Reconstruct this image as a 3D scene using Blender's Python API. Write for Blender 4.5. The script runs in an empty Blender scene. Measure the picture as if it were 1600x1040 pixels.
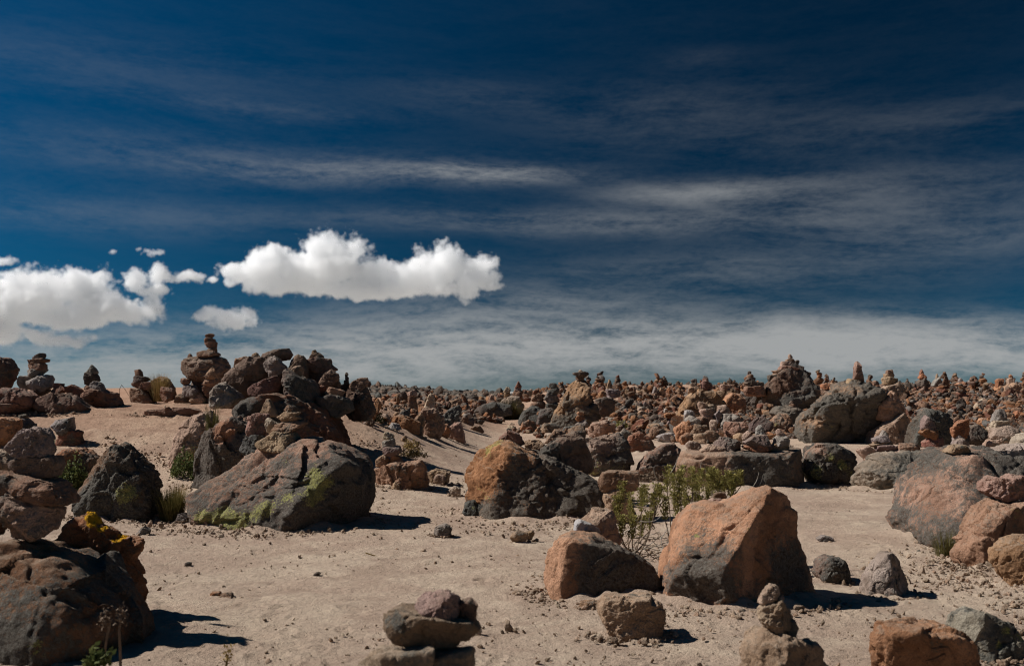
import bpy, bmesh, math, random
import numpy as np
from mathutils import Vector
random.seed(7); RNG = np.random.default_rng(11)
scene = bpy.context.scene
COL = scene.collection
R_ = math.radians

# ------------------------------------------------------------------ camera
F = 1555.0                       # focal length in pixels of the 1600 px wide photograph
CAMZ, PITCH = 1.5, math.atan(92 / 1555.0)
cam_d = bpy.data.cameras.new('camera'); cam = bpy.data.objects.new('camera', cam_d); COL.objects.link(cam)
cam.location = (0, 0, CAMZ); cam.rotation_euler = (math.pi / 2 + PITCH, 0, 0)
cam_d.sensor_width = 36; cam_d.lens = 36 * F / 1600; cam_d.clip_start = 0.05; cam_d.clip_end = 30000
cam_d.dof.use_dof = True; cam_d.dof.focus_distance = 11.0; cam_d.dof.aperture_fstop = 3.2
scene.camera = cam
scene.cycles.use_denoising = True; scene.cycles.denoising_prefilter = "FAST"; scene.cycles.filter_width = 1.15

# ------------------------------------------------------------------ exposure, sun
scene.view_settings.view_transform = 'Standard'; scene.view_settings.look = 'None'
scene.view_settings.exposure = 0.28; scene.view_settings.gamma = 1.0
SUN_EL, SUN_BACK = R_(44), R_(5)          # sun from the left, a little beyond the rocks
sun_dir = Vector((-math.cos(SUN_EL) * math.cos(SUN_BACK), math.cos(SUN_EL) * math.sin(SUN_BACK), math.sin(SUN_EL)))
sd = bpy.data.lights.new('sun', 'SUN'); sd.energy = 5.0; sd.angle = R_(0.5); sd.color = (1.0, 0.965, 0.915)
sun = bpy.data.objects.new('sun', sd); COL.objects.link(sun)
sun.rotation_euler = (-sun_dir).to_track_quat('-Z', 'Y').to_euler()

# ------------------------------------------------------------------ node helper
class NT:
    def __init__(s, tree): s.t = tree; s.n = tree.nodes; s.l = tree.links
    def node(s, typ, **kw):
        n = s.n.new(typ)
        for k, v in kw.items():
            if hasattr(n, k): setattr(n, k, v)
        return n
    def put(s, sock, v):
        if isinstance(v, bpy.types.NodeSocket): s.l.new(v, sock)
        elif isinstance(v, (tuple, list)) and hasattr(sock.default_value, '__len__') and len(sock.default_value) == 4 and len(v) == 3: sock.default_value = (*v, 1)
        else: sock.default_value = v
    def math(s, op, a, b=None, c=None, clamp=False):
        n = s.n.new('ShaderNodeMath'); n.operation = op; n.use_clamp = clamp
        s.put(n.inputs[0], a)
        if b is not None: s.put(n.inputs[1], b)
        if c is not None: s.put(n.inputs[2], c)
        return n.outputs[0]
    def vmath(s, op, a, b=None, out=0):
        n = s.n.new('ShaderNodeVectorMath'); n.operation = op
        s.put(n.inputs[0], a)
        if b is not None: s.put(n.inputs[1], b)
        return n.outputs[out]
    def mix(s, f, a, b, mode='MIX'):
        n = s.n.new('ShaderNodeMix'); n.data_type = 'RGBA'; n.blend_type = mode
        s.put(n.inputs[0], f); s.put(n.inputs[6], a); s.put(n.inputs[7], b)
        return n.outputs[2]
    def step(s, v, lo, hi):
        n = s.n.new('ShaderNodeMapRange'); n.interpolation_type = 'SMOOTHSTEP'
        s.put(n.inputs[0], v); n.inputs[1].default_value = lo; n.inputs[2].default_value = hi
        return n.outputs[0]
    def noise(s, vec, scale, detail=4, rough=0.55, dist=0.0, out=0):
        n = s.n.new('ShaderNodeTexNoise'); n.noise_dimensions = '3D'
        s.put(n.inputs['Vector'], vec); n.inputs['Scale'].default_value = scale; n.inputs['Detail'].default_value = detail
        n.inputs['Roughness'].default_value = rough; n.inputs['Distortion'].default_value = dist
        return n.outputs[out]
    def voro(s, vec, scale, feat='F1', out=0):
        n = s.n.new('ShaderNodeTexVoronoi'); n.feature = feat
        s.put(n.inputs['Vector'], vec); n.inputs['Scale'].default_value = scale
        return n.outputs[out]
    def attr(s, name, out='Fac'):
        n = s.n.new('ShaderNodeAttribute'); n.attribute_name = name; return n.outputs[out]
    def comb(s, x, y, z):
        n = s.n.new('ShaderNodeCombineXYZ'); s.put(n.inputs[0], x); s.put(n.inputs[1], y); s.put(n.inputs[2], z); return n.outputs[0]
    def sep(s, v):
        n = s.n.new('ShaderNodeSeparateXYZ'); s.put(n.inputs[0], v); return n.outputs

# ------------------------------------------------------------------ sky
world = bpy.data.worlds.new('World'); scene.world = world; world.use_nodes = True
w = NT(world.node_tree); w.n.clear()
sky = w.node('ShaderNodeTexSky'); sky.sky_type = 'NISHITA'; sky.sun_disc = False
sky.sun_elevation = SUN_EL; sky.sun_rotation = -(math.pi / 2 - SUN_BACK)
sky.altitude = 4800; sky.air_density = 1.0; sky.dust_density = 0.3; sky.ozone_density = 3.0
dirv = w.node('ShaderNodeTexCoord').outputs['Generated']
dirv = w.vmath('NORMALIZE', dirv)
sx, sy, sz = w.sep(dirv)
az = w.math('ARCTAN2', sx, sy)                       # angle right of north
el = w.math('ARCSINE', sz)
# polarised high-altitude sky: darkest in the band a right angle away from the sun
cosg = w.vmath('DOT_PRODUCT', dirv, tuple(sun_dir), out=1)
cos2 = w.math('MULTIPLY', cosg, cosg)
pol = w.math('DIVIDE', w.math('SUBTRACT', 1.0, cos2), w.math('ADD', 1.0, cos2))
polf = w.math('SUBTRACT', 1.0, w.math('MULTIPLY', pol, 0.78))
skyc = w.mix(1.0, sky.outputs[0], w.comb(polf, polf, polf), 'MULTIPLY')
skyc = w.mix(1.0, skyc, (0.34, 0.76, 0.88), 'MULTIPLY')
hs = w.node('ShaderNodeHueSaturation'); hs.inputs['Saturation'].default_value = 1.12; w.put(hs.inputs['Color'], skyc); skyc = hs.outputs[0]
# thin cirrus: streaks of ice cloud on a high plane
def gauss(v, c, s_):
    d = w.math('DIVIDE', w.math('SUBTRACT', v, c), s_)
    return w.math('EXPONENT', w.math('MULTIPLY', w.math('MULTIPLY', d, d), -1.0))
warp = w.noise(w.comb(az, w.math('MULTIPLY', el, 2.0), 0.0), 2.6, 3, 0.5)
elw = w.math('ADD', el, w.math('MULTIPLY', w.math('SUBTRACT', warp, 0.5), 0.045))
sl = w.math('ADD', az, w.math('MULTIPLY', el, 1.6))                # fibres lean across the bands
st1 = w.noise(w.comb(w.math('MULTIPLY', az, 2.4), w.math('MULTIPLY', elw, 15.0), 3.1), 2.2, 10, 0.60, 0.15)
st2 = w.noise(w.comb(w.math('MULTIPLY', sl, 9.0), w.math('MULTIPLY', elw, 44.0), 8.3), 2.2, 9, 0.66, 0.2)
st3 = w.noise(w.comb(w.math('MULTIPLY', sl, 46.0), w.math('MULTIPLY', w.math('SUBTRACT', elw, w.math('MULTIPLY', az, 0.3)), 120.0), 1.7), 1.6, 6, 0.7, 0.3)
st = w.math('ADD', w.math('MULTIPLY', st1, 0.46), w.math('ADD', w.math('MULTIPLY', st2, 0.34), w.math('MULTIPLY', st3, 0.20)))
streak = w.step(st, 0.34, 0.66)
def px_az(px): return math.atan((px - 800) / F)
def px_el(py): return math.atan((612 - py) / F)
cov = None
for (cx, cy, wx, wy, amp) in [(760, 270, 110, 12, 0.34), (610, 272, 230, 16, 0.19), (1090, 300, 130, 16, 0.24), (1330, 310, 260, 28, 0.09), (850, 345, 330, 18, 0.12), (1250, 350, 340, 26, 0.08),
                              (1000, 545, 560, 38, 0.81), (1460, 562, 420, 34, 0.74), (560, 565, 340, 48, 0.46), (100, 590, 420, 66, 0.46), (1150, 430, 330, 34, 0.10), (1500, 385, 200, 26, 0.09),
                              (380, 265, 330, 30, 0.08), (420, 185, 170, 14, 0.04), (1040, 180, 200, 45, 0.04), (740, 145, 150, 26, 0.03), (1400, 230, 260, 30, 0.04), (150, 150, 300, 50, 0.03), (800, 480, 260, 26, 0.19), (130, 350, 300, 26, 0.06), (1100, 95, 60, 12, 0.02)]:
    g = w.math('MULTIPLY', w.math('MULTIPLY', gauss(az, px_az(cx), wx / F), gauss(elw, px_el(cy), wy / F)), amp)
    cov = g if cov is None else w.math('ADD', cov, g)
cov = w.math('MULTIPLY', cov, w.math('ADD', 0.12, w.math('MULTIPLY', streak, 1.95)))
cov = w.math('SUBTRACT', 1.0, w.math('EXPONENT', w.math('MULTIPLY', cov, -1.15)))
cov = w.math('MINIMUM', w.math('ADD', cov, w.math('MULTIPLY', streak, 0.012)), 0.86)
skyc = w.mix(cov, skyc, (5.9, 6.0, 5.95))
bg = w.node('ShaderNodeBackground'); w.put(bg.inputs[0], skyc); bg.inputs[1].default_value = 0.056
wo = w.node('ShaderNodeOutputWorld'); w.l.new(bg.outputs[0], wo.inputs[0])

# ------------------------------------------------------------------ maths
def S(t): t = np.clip(t, 0, 1); return t * t * (3 - 2 * t)
def ground(x, y):
    x = np.asarray(x, float); y = np.asarray(y, float)
    m = 1.2 * S((y - 12) / 7.5) * S((-x - 0.05) / 4.0) * (1 - S((y - 46) / 40) * 1.0)
    r = 2.2 * S((y - 30) / 75) * S((x + 6) / 14) * (1 - S((y - 120) / 80) * .9)
    u = 0.05 * np.sin(x * .55 + 1.3) * np.sin(y * .42 + .4) + 0.025 * np.sin(x * 1.3 + y * .9)
    return m + r + u * S((y - 3) / 6)
CP, SP = math.cos(PITCH), math.sin(PITCH)
def ray(px, py):
    xc, yc = (px - 800) / F, (520 - py) / F
    d = np.array([xc, CP - yc * SP, SP + yc * CP]); return d / d[1]
def at(px, py, D): d = ray(px, py); return np.array([d[0] * D, D, CAMZ + d[2] * D])
def hit(px, py):
    """distance at which the sight line through a pixel meets the ground"""
    d = ray(px, py); ys = np.concatenate([np.arange(2, 40, .04), np.arange(40, 200, .25)])
    gz = ground(d[0] * ys, ys); below = (CAMZ + d[2] * ys) < gz
    i = int(np.argmax(below))
    return float(ys[i]) if below.any() else 110.0
def topx(x, y, z):
    dz = z - CAMZ; fw = y * CP + dz * SP; up = -y * SP + dz * CP
    return 800 + F * x / fw, 520 - F * up / fw

def h3(ix, iy, iz, seed):
    h = (ix.astype(np.uint32) * np.uint32(374761393) + iy.astype(np.uint32) * np.uint32(668265263) + iz.astype(np.uint32) * np.uint32(2147483647) + np.uint32((seed * 974711 + 12345) & 0xffffffff))
    h = (h ^ (h >> np.uint32(13))) * np.uint32(1274126177); h = h ^ (h >> np.uint32(16))
    h = h * np.uint32(2246822519); h = h ^ (h >> np.uint32(15))
    return h.astype(np.float32) / np.float32(4294967295.0) * 2 - 1
def vnoise(P, seed, lin=False):
    Pf = np.floor(P); f = (P - Pf).astype(np.float32); I = Pf.astype(np.int64)
    u = f if lin else f * f * f * (f * (f * 6 - 15) + 10); o = 0
    for dx in (0, 1):
        wx = u[:, 0] if dx else 1 - u[:, 0]
        for dy in (0, 1):
            wy = u[:, 1] if dy else 1 - u[:, 1]
            for dz in (0, 1):
                wz = u[:, 2] if dz else 1 - u[:, 2]
                o = o + wx * wy * wz * h3(I[:, 0] + dx, I[:, 1] + dy, I[:, 2] + dz, seed)
    return o
ROT = np.array([[0.36, 0.48, -0.8], [-0.8, 0.6, 0.0], [0.48, 0.64, 0.6]])
def fbm(P, seed, octs=4, gain=.5, ridged=False, lin=False):
    a, o, tot = 1.0, 0, 0
    for k in range(octs):
        n = vnoise(P, seed + k * 17, lin)
        if ridged: n = 1 - 2 * np.abs(n)
        o = o + a * n; tot += a; a *= gain; P = (P @ ROT) * 2.03
    return o / tot

_ICO = {}
def ico(level):
    if level not in _ICO:
        bm = bmesh.new(); bmesh.ops.create_icosphere(bm, subdivisions=level, radius=1)
        bm.verts.ensure_lookup_table()
        v = np.array([p.co[:] for p in bm.verts]); f = np.array([[q.index for q in t.verts] for t in bm.faces]); bm.free()
        _ICO[level] = (v, f)
    return _ICO[level]
def mesh_np(name, V, Fc, mat, attrs=None, smooth=True):   # V vertices, Fc faces
    me = bpy.data.meshes.new(name); k = Fc.shape[1]
    me.vertices.add(len(V)); me.vertices.foreach_set('co', np.ascontiguousarray(V, np.float32).ravel())
    me.loops.add(Fc.size); me.loops.foreach_set('vertex_index', np.ascontiguousarray(Fc, np.int32).ravel())
    me.polygons.add(len(Fc)); me.polygons.foreach_set('loop_start', np.arange(0, Fc.size, k, dtype=np.int32))
    me.polygons.foreach_set('loop_total', np.full(len(Fc), k, np.int32))
    me.polygons.foreach_set('use_smooth', np.full(len(Fc), smooth, bool))
    for an, av in (attrs or {}).items():
        if av.ndim == 1:
            a = me.attributes.new(an, 'FLOAT', 'POINT'); a.data.foreach_set('value', np.ascontiguousarray(av, np.float32))
        else:
            a = me.attributes.new(an, 'FLOAT_COLOR', 'POINT'); a.data.foreach_set('color', np.ascontiguousarray(av, np.float32).ravel())
    me.update(calc_edges=True); me.validate()
    me.materials.append(mat)
    return me
def link(name, me, loc=(0, 0, 0), parent=None):
    o = bpy.data.objects.new(name, me); COL.objects.link(o); o.location = loc
    if parent is not None: o.parent = parent
    return o
def tag(o, label=None, cat=None, group=None, kind=None):
    if label: o['label'] = label
    if cat: o['category'] = cat
    if group: o['group'] = group
    if kind: o['kind'] = kind
    return o

# ------------------------------------------------------------------ materials
def rock_material(name, attr_tint):
    m = bpy.data.materials.new(name); m.use_nodes = True; t = NT(m.node_tree); t.n.clear()
    co = t.node('ShaderNodeTexCoord').outputs['Object']
    oi = t.node('ShaderNodeObjectInfo')
    if attr_tint: tint = t.attr('tint', 'Color')
    else:
        tint = oi.outputs['Color']
        co = t.vmath('ADD', co, t.comb(t.math('MULTIPLY', oi.outputs['Random'], 37.0), t.math('MULTIPLY', oi.outputs['Random'], 91.0), 0.0))
    big = t.noise(co, 2.6, 5, .6, .4); mid = t.noise(co, 11, 7, .68, .3); fine = t.noise(co, 46, 7, .72)
    spk = t.noise(co, 150, 3, .7)
    base = t.mix(t.step(big, .34, .66), t.mix(1.0, tint, (.70, .64, .60), 'MULTIPLY'), t.mix(1.0, tint, (1.18, 1.15, 1.14), 'MULTIPLY'))
    base = t.mix(t.math('MULTIPLY', t.step(mid, .46, .70), .65), base, t.mix(1.0, tint, (.50, .44, .40), 'MULTIPLY'))
    base = t.mix(t.math('MULTIPLY', t.step(fine, .52, .72), .40), base, t.mix(.5, tint, (.44, .36, .29)))
    base = t.mix(t.math('MULTIPLY', t.step(spk, .53, .66), .60), base, t.mix(1.0, base, (.34, .31, .30), 'MULTIPLY'))
    dst = t.math('MULTIPLY', t.step(t.sep(t.node('ShaderNodeNewGeometry').outputs['Normal'])[2], .55, .95), t.step(t.math('ADD', mid, t.math('MULTIPLY', fine, .4)), .52, .82))
    base = t.mix(t.math('MULTIPLY', dst, .45), base, (.40, .315, .235))
    # grey-black crust lichen
    gsum = t.math('ADD', t.attr('grey'), t.math('ADD', t.math('MULTIPLY', t.math('SUBTRACT', mid, .5), 1.15), t.math('ADD', t.math('MULTIPLY', t.math('SUBTRACT', fine, .5), 1.25), t.math('MULTIPLY', t.math('SUBTRACT', spk, .5), .7))))
    gm = t.step(gsum, .30, .66)
    gcol = t.mix(t.step(t.math('ADD', t.math('MULTIPLY', fine, .65), t.math('MULTIPLY', spk, .35)), .36, .64), (.022, .022, .020), (.150, .146, .126))
    col = t.mix(t.math('MULTIPLY', gm, .88), base, gcol)
    # yellow-green map lichen in ragged patches
    ysum = t.math('ADD', t.attr('yel'), t.math('ADD', t.math('MULTIPLY', t.math('SUBTRACT', t.noise(co, 10, 8, .75, .8), .5), 2.2), t.math('MULTIPLY', t.math('SUBTRACT', fine, .5), 2.0)))
    ym = t.step(ysum, .48, .58)
    ycol = t.mix(t.step(spk, .4, .6), (.20, .20, .055), (.46, .43, .13))
    col = t.mix(t.math('MULTIPLY', ym, t.math('ADD', .25, t.math('MULTIPLY', t.step(t.noise(co, 70, 4, .7), .42, .58), .62))), col, ycol)
    om = t.step(t.math('ADD', t.attr('orange'), t.math('MULTIPLY', t.math('SUBTRACT', mid, .5), 1.4)), .45, .6)
    col = t.mix(om, col, (.52, .27, .012))
    hgt = t.math('ADD', t.math('MULTIPLY', mid, .9), t.math('ADD', t.math('MULTIPLY', fine, .5), t.math('MULTIPLY', spk, .12)))
    bp = t.node('ShaderNodeBump'); bp.inputs['Strength'].default_value = 1.0; bp.inputs['Distance'].default_value = .05; t.put(bp.inputs['Height'], hgt)
    b = t.node('ShaderNodeBsdfPrincipled'); t.put(b.inputs['Base Color'], col); b.inputs['Roughness'].default_value = .95
    b.inputs['Specular IOR Level'].default_value = .12; t.put(b.inputs['Normal'], bp.outputs[0])
    o = t.node('ShaderNodeOutputMaterial'); t.l.new(b.outputs[0], o.inputs[0]); return m
M_ROCK = rock_material('weathered_volcanic_rock', False)
M_RUBBLE = rock_material('mixed_volcanic_rubble', True)

def ground_material():
    m = bpy.data.materials.new('dusty_sand'); m.use_nodes = True; t = NT(m.node_tree); t.n.clear()
    co = t.node('ShaderNodeTexCoord').outputs['Object']
    big = t.noise(co, .45, 5, .6, .5); med = t.noise(co, 2.4, 7, .65, .4); fine = t.noise(co, 14, 8, .7); grit = t.noise(co, 70, 5, .75); spk = t.noise(co, 210, 3, .7)
    c = t.mix(t.step(big, .36, .64), (.415, .31, .235), (.49, .39, .295))
    c = t.mix(t.math('MULTIPLY', t.step(med, .45, .70), .62), c, (.59, .485, .365))
    c = t.mix(t.math('MULTIPLY', t.step(t.noise(co, 1.1, 6, .66, 1.2), .47, .63), .72), c, (.36, .265, .20))
    c = t.mix(t.math('MULTIPLY', t.step(fine, .50, .70), .50), c, (.30, .225, .17))
    c = t.mix(t.math('MULTIPLY', t.math('MULTIPLY', t.attr('red'), t.step(t.noise(co, 5, 6, .7, .6), .48, .62)), .6), c, (.24, .165, .125))
    c = t.mix(t.attr('red'), c, t.mix(1.0, c, (.80, .63, .55), 'MULTIPLY'))
    c = t.mix(t.math('MULTIPLY', t.step(grit, .55, .68), .60), c, (.21, .155, .12))
    c = t.mix(t.math('MULTIPLY', t.step(spk, .57, .68), .40), c, t.mix(1.0, c, (.5, .46, .44), 'MULTIPLY'))
    c = t.mix(t.attr('far_bounce'), c, (.47, .445, .41))          # unseen far ground, paled to bounce sunlight onto the cloud bases
    h = t.math('ADD', t.math('MULTIPLY', fine, 1.0), t.math('ADD', t.math('MULTIPLY', grit, .35), t.math('MULTIPLY', spk, .10)))
    bp = t.node('ShaderNodeBump'); bp.inputs['Strength'].default_value = 1.0; bp.inputs['Distance'].default_value = .045; t.put(bp.inputs['Height'], h)
    b = t.node('ShaderNodeBsdfPrincipled'); t.put(b.inputs['Base Color'], c); b.inputs['Roughness'].default_value = 1.0; b.inputs['Specular IOR Level'].default_value = .08
    t.put(b.inputs['Normal'], bp.outputs[0]); o = t.node('ShaderNodeOutputMaterial'); t.l.new(b.outputs[0], o.inputs[0]); return m
M_SAND = ground_material()
def plant_material(name, c1, c2, trans=.25):
    m = bpy.data.materials.new(name); m.use_nodes = True; t = NT(m.node_tree); t.n.clear()
    co = t.node('ShaderNodeTexCoord').outputs['Object']
    c = t.mix(t.step(t.noise(co, 22, 4, .7), .35, .65), c1, c2)
    d = t.node('ShaderNodeBsdfPrincipled'); t.put(d.inputs['Base Color'], c); d.inputs['Roughness'].default_value = .8; d.inputs['Specular IOR Level'].default_value = .2
    tr = t.node('ShaderNodeBsdfTranslucent'); t.put(tr.inputs[0], c)
    mx = t.node('ShaderNodeMixShader'); mx.inputs[0].default_value = trans; t.l.new(d.outputs[0], mx.inputs[1]); t.l.new(tr.outputs[0], mx.inputs[2])
    o = t.node('ShaderNodeOutputMaterial'); t.l.new(mx.outputs[0], o.inputs[0]); return m
M_LEAF = plant_material('yellow_green_leaf', (.17, .155, .042), (.34, .29, .10))
M_GREEN = plant_material('fresh_green_leaf', (.065, .085, .026), (.135, .145, .05))
M_STRAW = plant_material('straw_grass', (.21, .14, .050), (.34, .24, .095))
M_OLIVE = plant_material('olive_grass', (.060, .056, .016), (.13, .105, .034))
M_DRY = plant_material('dry_brown_twig', (.11, .075, .05), (.20, .14, .095), .05)
M_TWIG = plant_material('grey_wood', (.20, .17, .135), (.34, .30, .25), .0)

# ------------------------------------------------------------------ ground
def bank(x, y):
    h = np.zeros(len(x))
    for (cx, y1, wpx, D, (rx, ry), (a, b), og) in ROCKS:
        if not og or D > 28 or wpx < 14: continue
        m = np.nonzero((np.abs(x - rx) < a * 1.8 + .2) & (np.abs(y - ry) < b * 1.9 + .2))[0]
        if len(m) == 0: continue
        e = np.hypot((x[m] - rx) / a, (y[m] - ry) / b); g = np.exp(-np.maximum(e - .82, 0) ** 2 / .055)
        h[m] = np.maximum(h[m], g * min(.075, .16 * min(a, b)) * (.55 + .45 * np.sin(7.3 * np.arctan2(y[m] - ry, x[m] - rx) + rx * 9)))
    dr = np.random.default_rng(91)
    for k in range(200):                                     # scuffs and footprints trodden into the dust
        fy = 1 / dr.uniform(1 / 18, 1 / 4.5); fx = dr.uniform(-.5, .5) * fy; an = dr.uniform(0, 3.14); L, Wd = dr.uniform(.08, .17), dr.uniform(.04, .07)
        m = np.nonzero((np.abs(x - fx) < .4) & (np.abs(y - fy) < .4))[0]
        u = (x[m] - fx) * math.cos(an) + (y[m] - fy) * math.sin(an); v = -(x[m] - fx) * math.sin(an) + (y[m] - fy) * math.cos(an)
        e = np.sqrt((u / L) ** 2 + (v / Wd) ** 2); h[m] += -.009 * np.exp(-e ** 4) + .006 * np.exp(-((e - 1.25) / .25) ** 2)
    return h
def build_ground():
    ys = np.concatenate([np.linspace(-8, 2.6, 40, endpoint=False), 1 / np.linspace(1 / 2.6, 1 / 80, 820, endpoint=False), np.geomspace(80, 14000, 90)])
    us = np.concatenate([np.linspace(-3.2, -.68, 50, endpoint=False), np.linspace(-.68, .68, 760), np.linspace(.68, 3.2, 51)[1:]])
    Y, U = np.meshgrid(ys, us, indexing='ij'); X = U * np.maximum(Y, 4.5)
    Z = ground(X, Y); P = np.stack([X, Y, np.zeros_like(X)], -1).reshape(-1, 3)
    near = np.clip(1.3 - Y.ravel() / 70, 0, 1)
    d = .035 * fbm(P * .8, 3, 3) + .014 * fbm(P * 3.1, 5, 4) + .007 * fbm(P * 13, 9, 4, .65, False, True)
    scuff = np.maximum(fbm(P * np.array([1.6, 3.2, 1]), 21, 3), 0) * np.maximum(fbm(P * 9, 31, 3, .6, True), 0) * .030
    mnd = S((Y - 12) / 5) * S((-X - .05) / 3.0); d = d + mnd.ravel() * (.11 * fbm(P * np.array([.9, 2.6, 1]), 71, 5, .6, False, True))
    Z = Z.ravel() + (d + scuff) * near
    mound = S((Y - 12) / 7.5) * S((-X - .05) / 4.0)
    red = (np.clip(.15 + .75 * mound + S((Y - 22) / 25) * .55, 0, 1) * (1 - S((Y - 150) / 200))).ravel()
    Z = Z + bank(X.ravel(), Y.ravel())
    V = np.stack([X.ravel(), Y.ravel(), Z], -1); a, b = X.shape
    i = np.arange(a * b).reshape(a, b)
    Fc = np.stack([i[:-1, :-1], i[:-1, 1:], i[1:, 1:], i[1:, :-1]], -1).reshape(-1, 4)
    tag(link('ground', mesh_np('ground', V, Fc, M_SAND, {'red': red, 'far_bounce': S((np.hypot(X, Y).ravel() - 350) / 500)})), kind='structure')

# ------------------------------------------------------------------ rocks
TINT = dict(rust=(.33, .150, .072), orange=(.40, .205, .105), brown=(.245, .148, .098), red=(.255, .115, .075), pink=(.39, .265, .20), pale=(.44, .35, .255),
            tan=(.37, .245, .155), grey=(.27, .24, .215), dark=(.115, .090, .074), bluish=(.34, .335, .32), purple=(.24, .175, .155), white=(.52, .48, .42))
WORD = dict(rust='rust brown', orange='orange brown', brown='brown', red='dark red', pink='pinkish', pale='pale', tan='tan', grey='grey', dark='dark', bluish='blue grey', purple='purple grey', white='whitish')
ROCKS = []            # (px, py, width_px, D, loc, half sizes, on ground)
SEED = [100]
def parse(s): return np.array([[float(v) for v in p.split(',')] for p in s.split()])
def shape(x0, y0, x1, y1, kind, rng):
    """an irregular outline inside a box: r round, f flat slab, t peak, b block, s spike"""
    base = dict(r=[(0, .45), (.10, .16), (.35, .0), (.68, .02), (.93, .22), (1, .55), (.93, .85), (.65, 1), (.3, 1), (.06, .82)],
                f=[(0, .5), (.07, .16), (.3, .0), (.72, .06), (.97, .26), (1, .62), (.88, .93), (.55, 1), (.18, .96), (.03, .76)],
                t=[(0, .9), (.10, .60), (.30, .22), (.46, 0), (.60, .06), (.80, .45), (.95, .78), (1, .98), (.6, 1.02), (.2, 1.02)],
                b=[(0, .9), (.02, .3), (.10, .06), (.5, .0), (.90, .05), (.99, .28), (1, .85), (.9, 1), (.45, 1.02), (.08, 1)],
                s=[(.05, 1), (.10, .7), (.28, .3), (.40, .03), (.58, .0), (.70, .28), (.86, .66), (.98, 1)])[kind]
    p = np.array(base); keep = np.ones(len(p), bool)
    if len(p) > 9: keep[rng.choice(len(p), 3, replace=False)] = False
    p = p[keep]
    if rng.random() < .5: p = np.stack([1 - p[::-1, 0], p[::-1, 1]], -1)
    p = p + rng.normal(0, .055, p.shape)
    p[:, 0] = (p[:, 0] - p[:, 0].min()) / np.ptp(p[:, 0]); p[:, 1] = (p[:, 1] - p[:, 1].min()) / np.ptp(p[:, 1])
    return np.stack([x0 + p[:, 0] * (x1 - x0), y0 + p[:, 1] * (y1 - y0)], -1)

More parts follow.
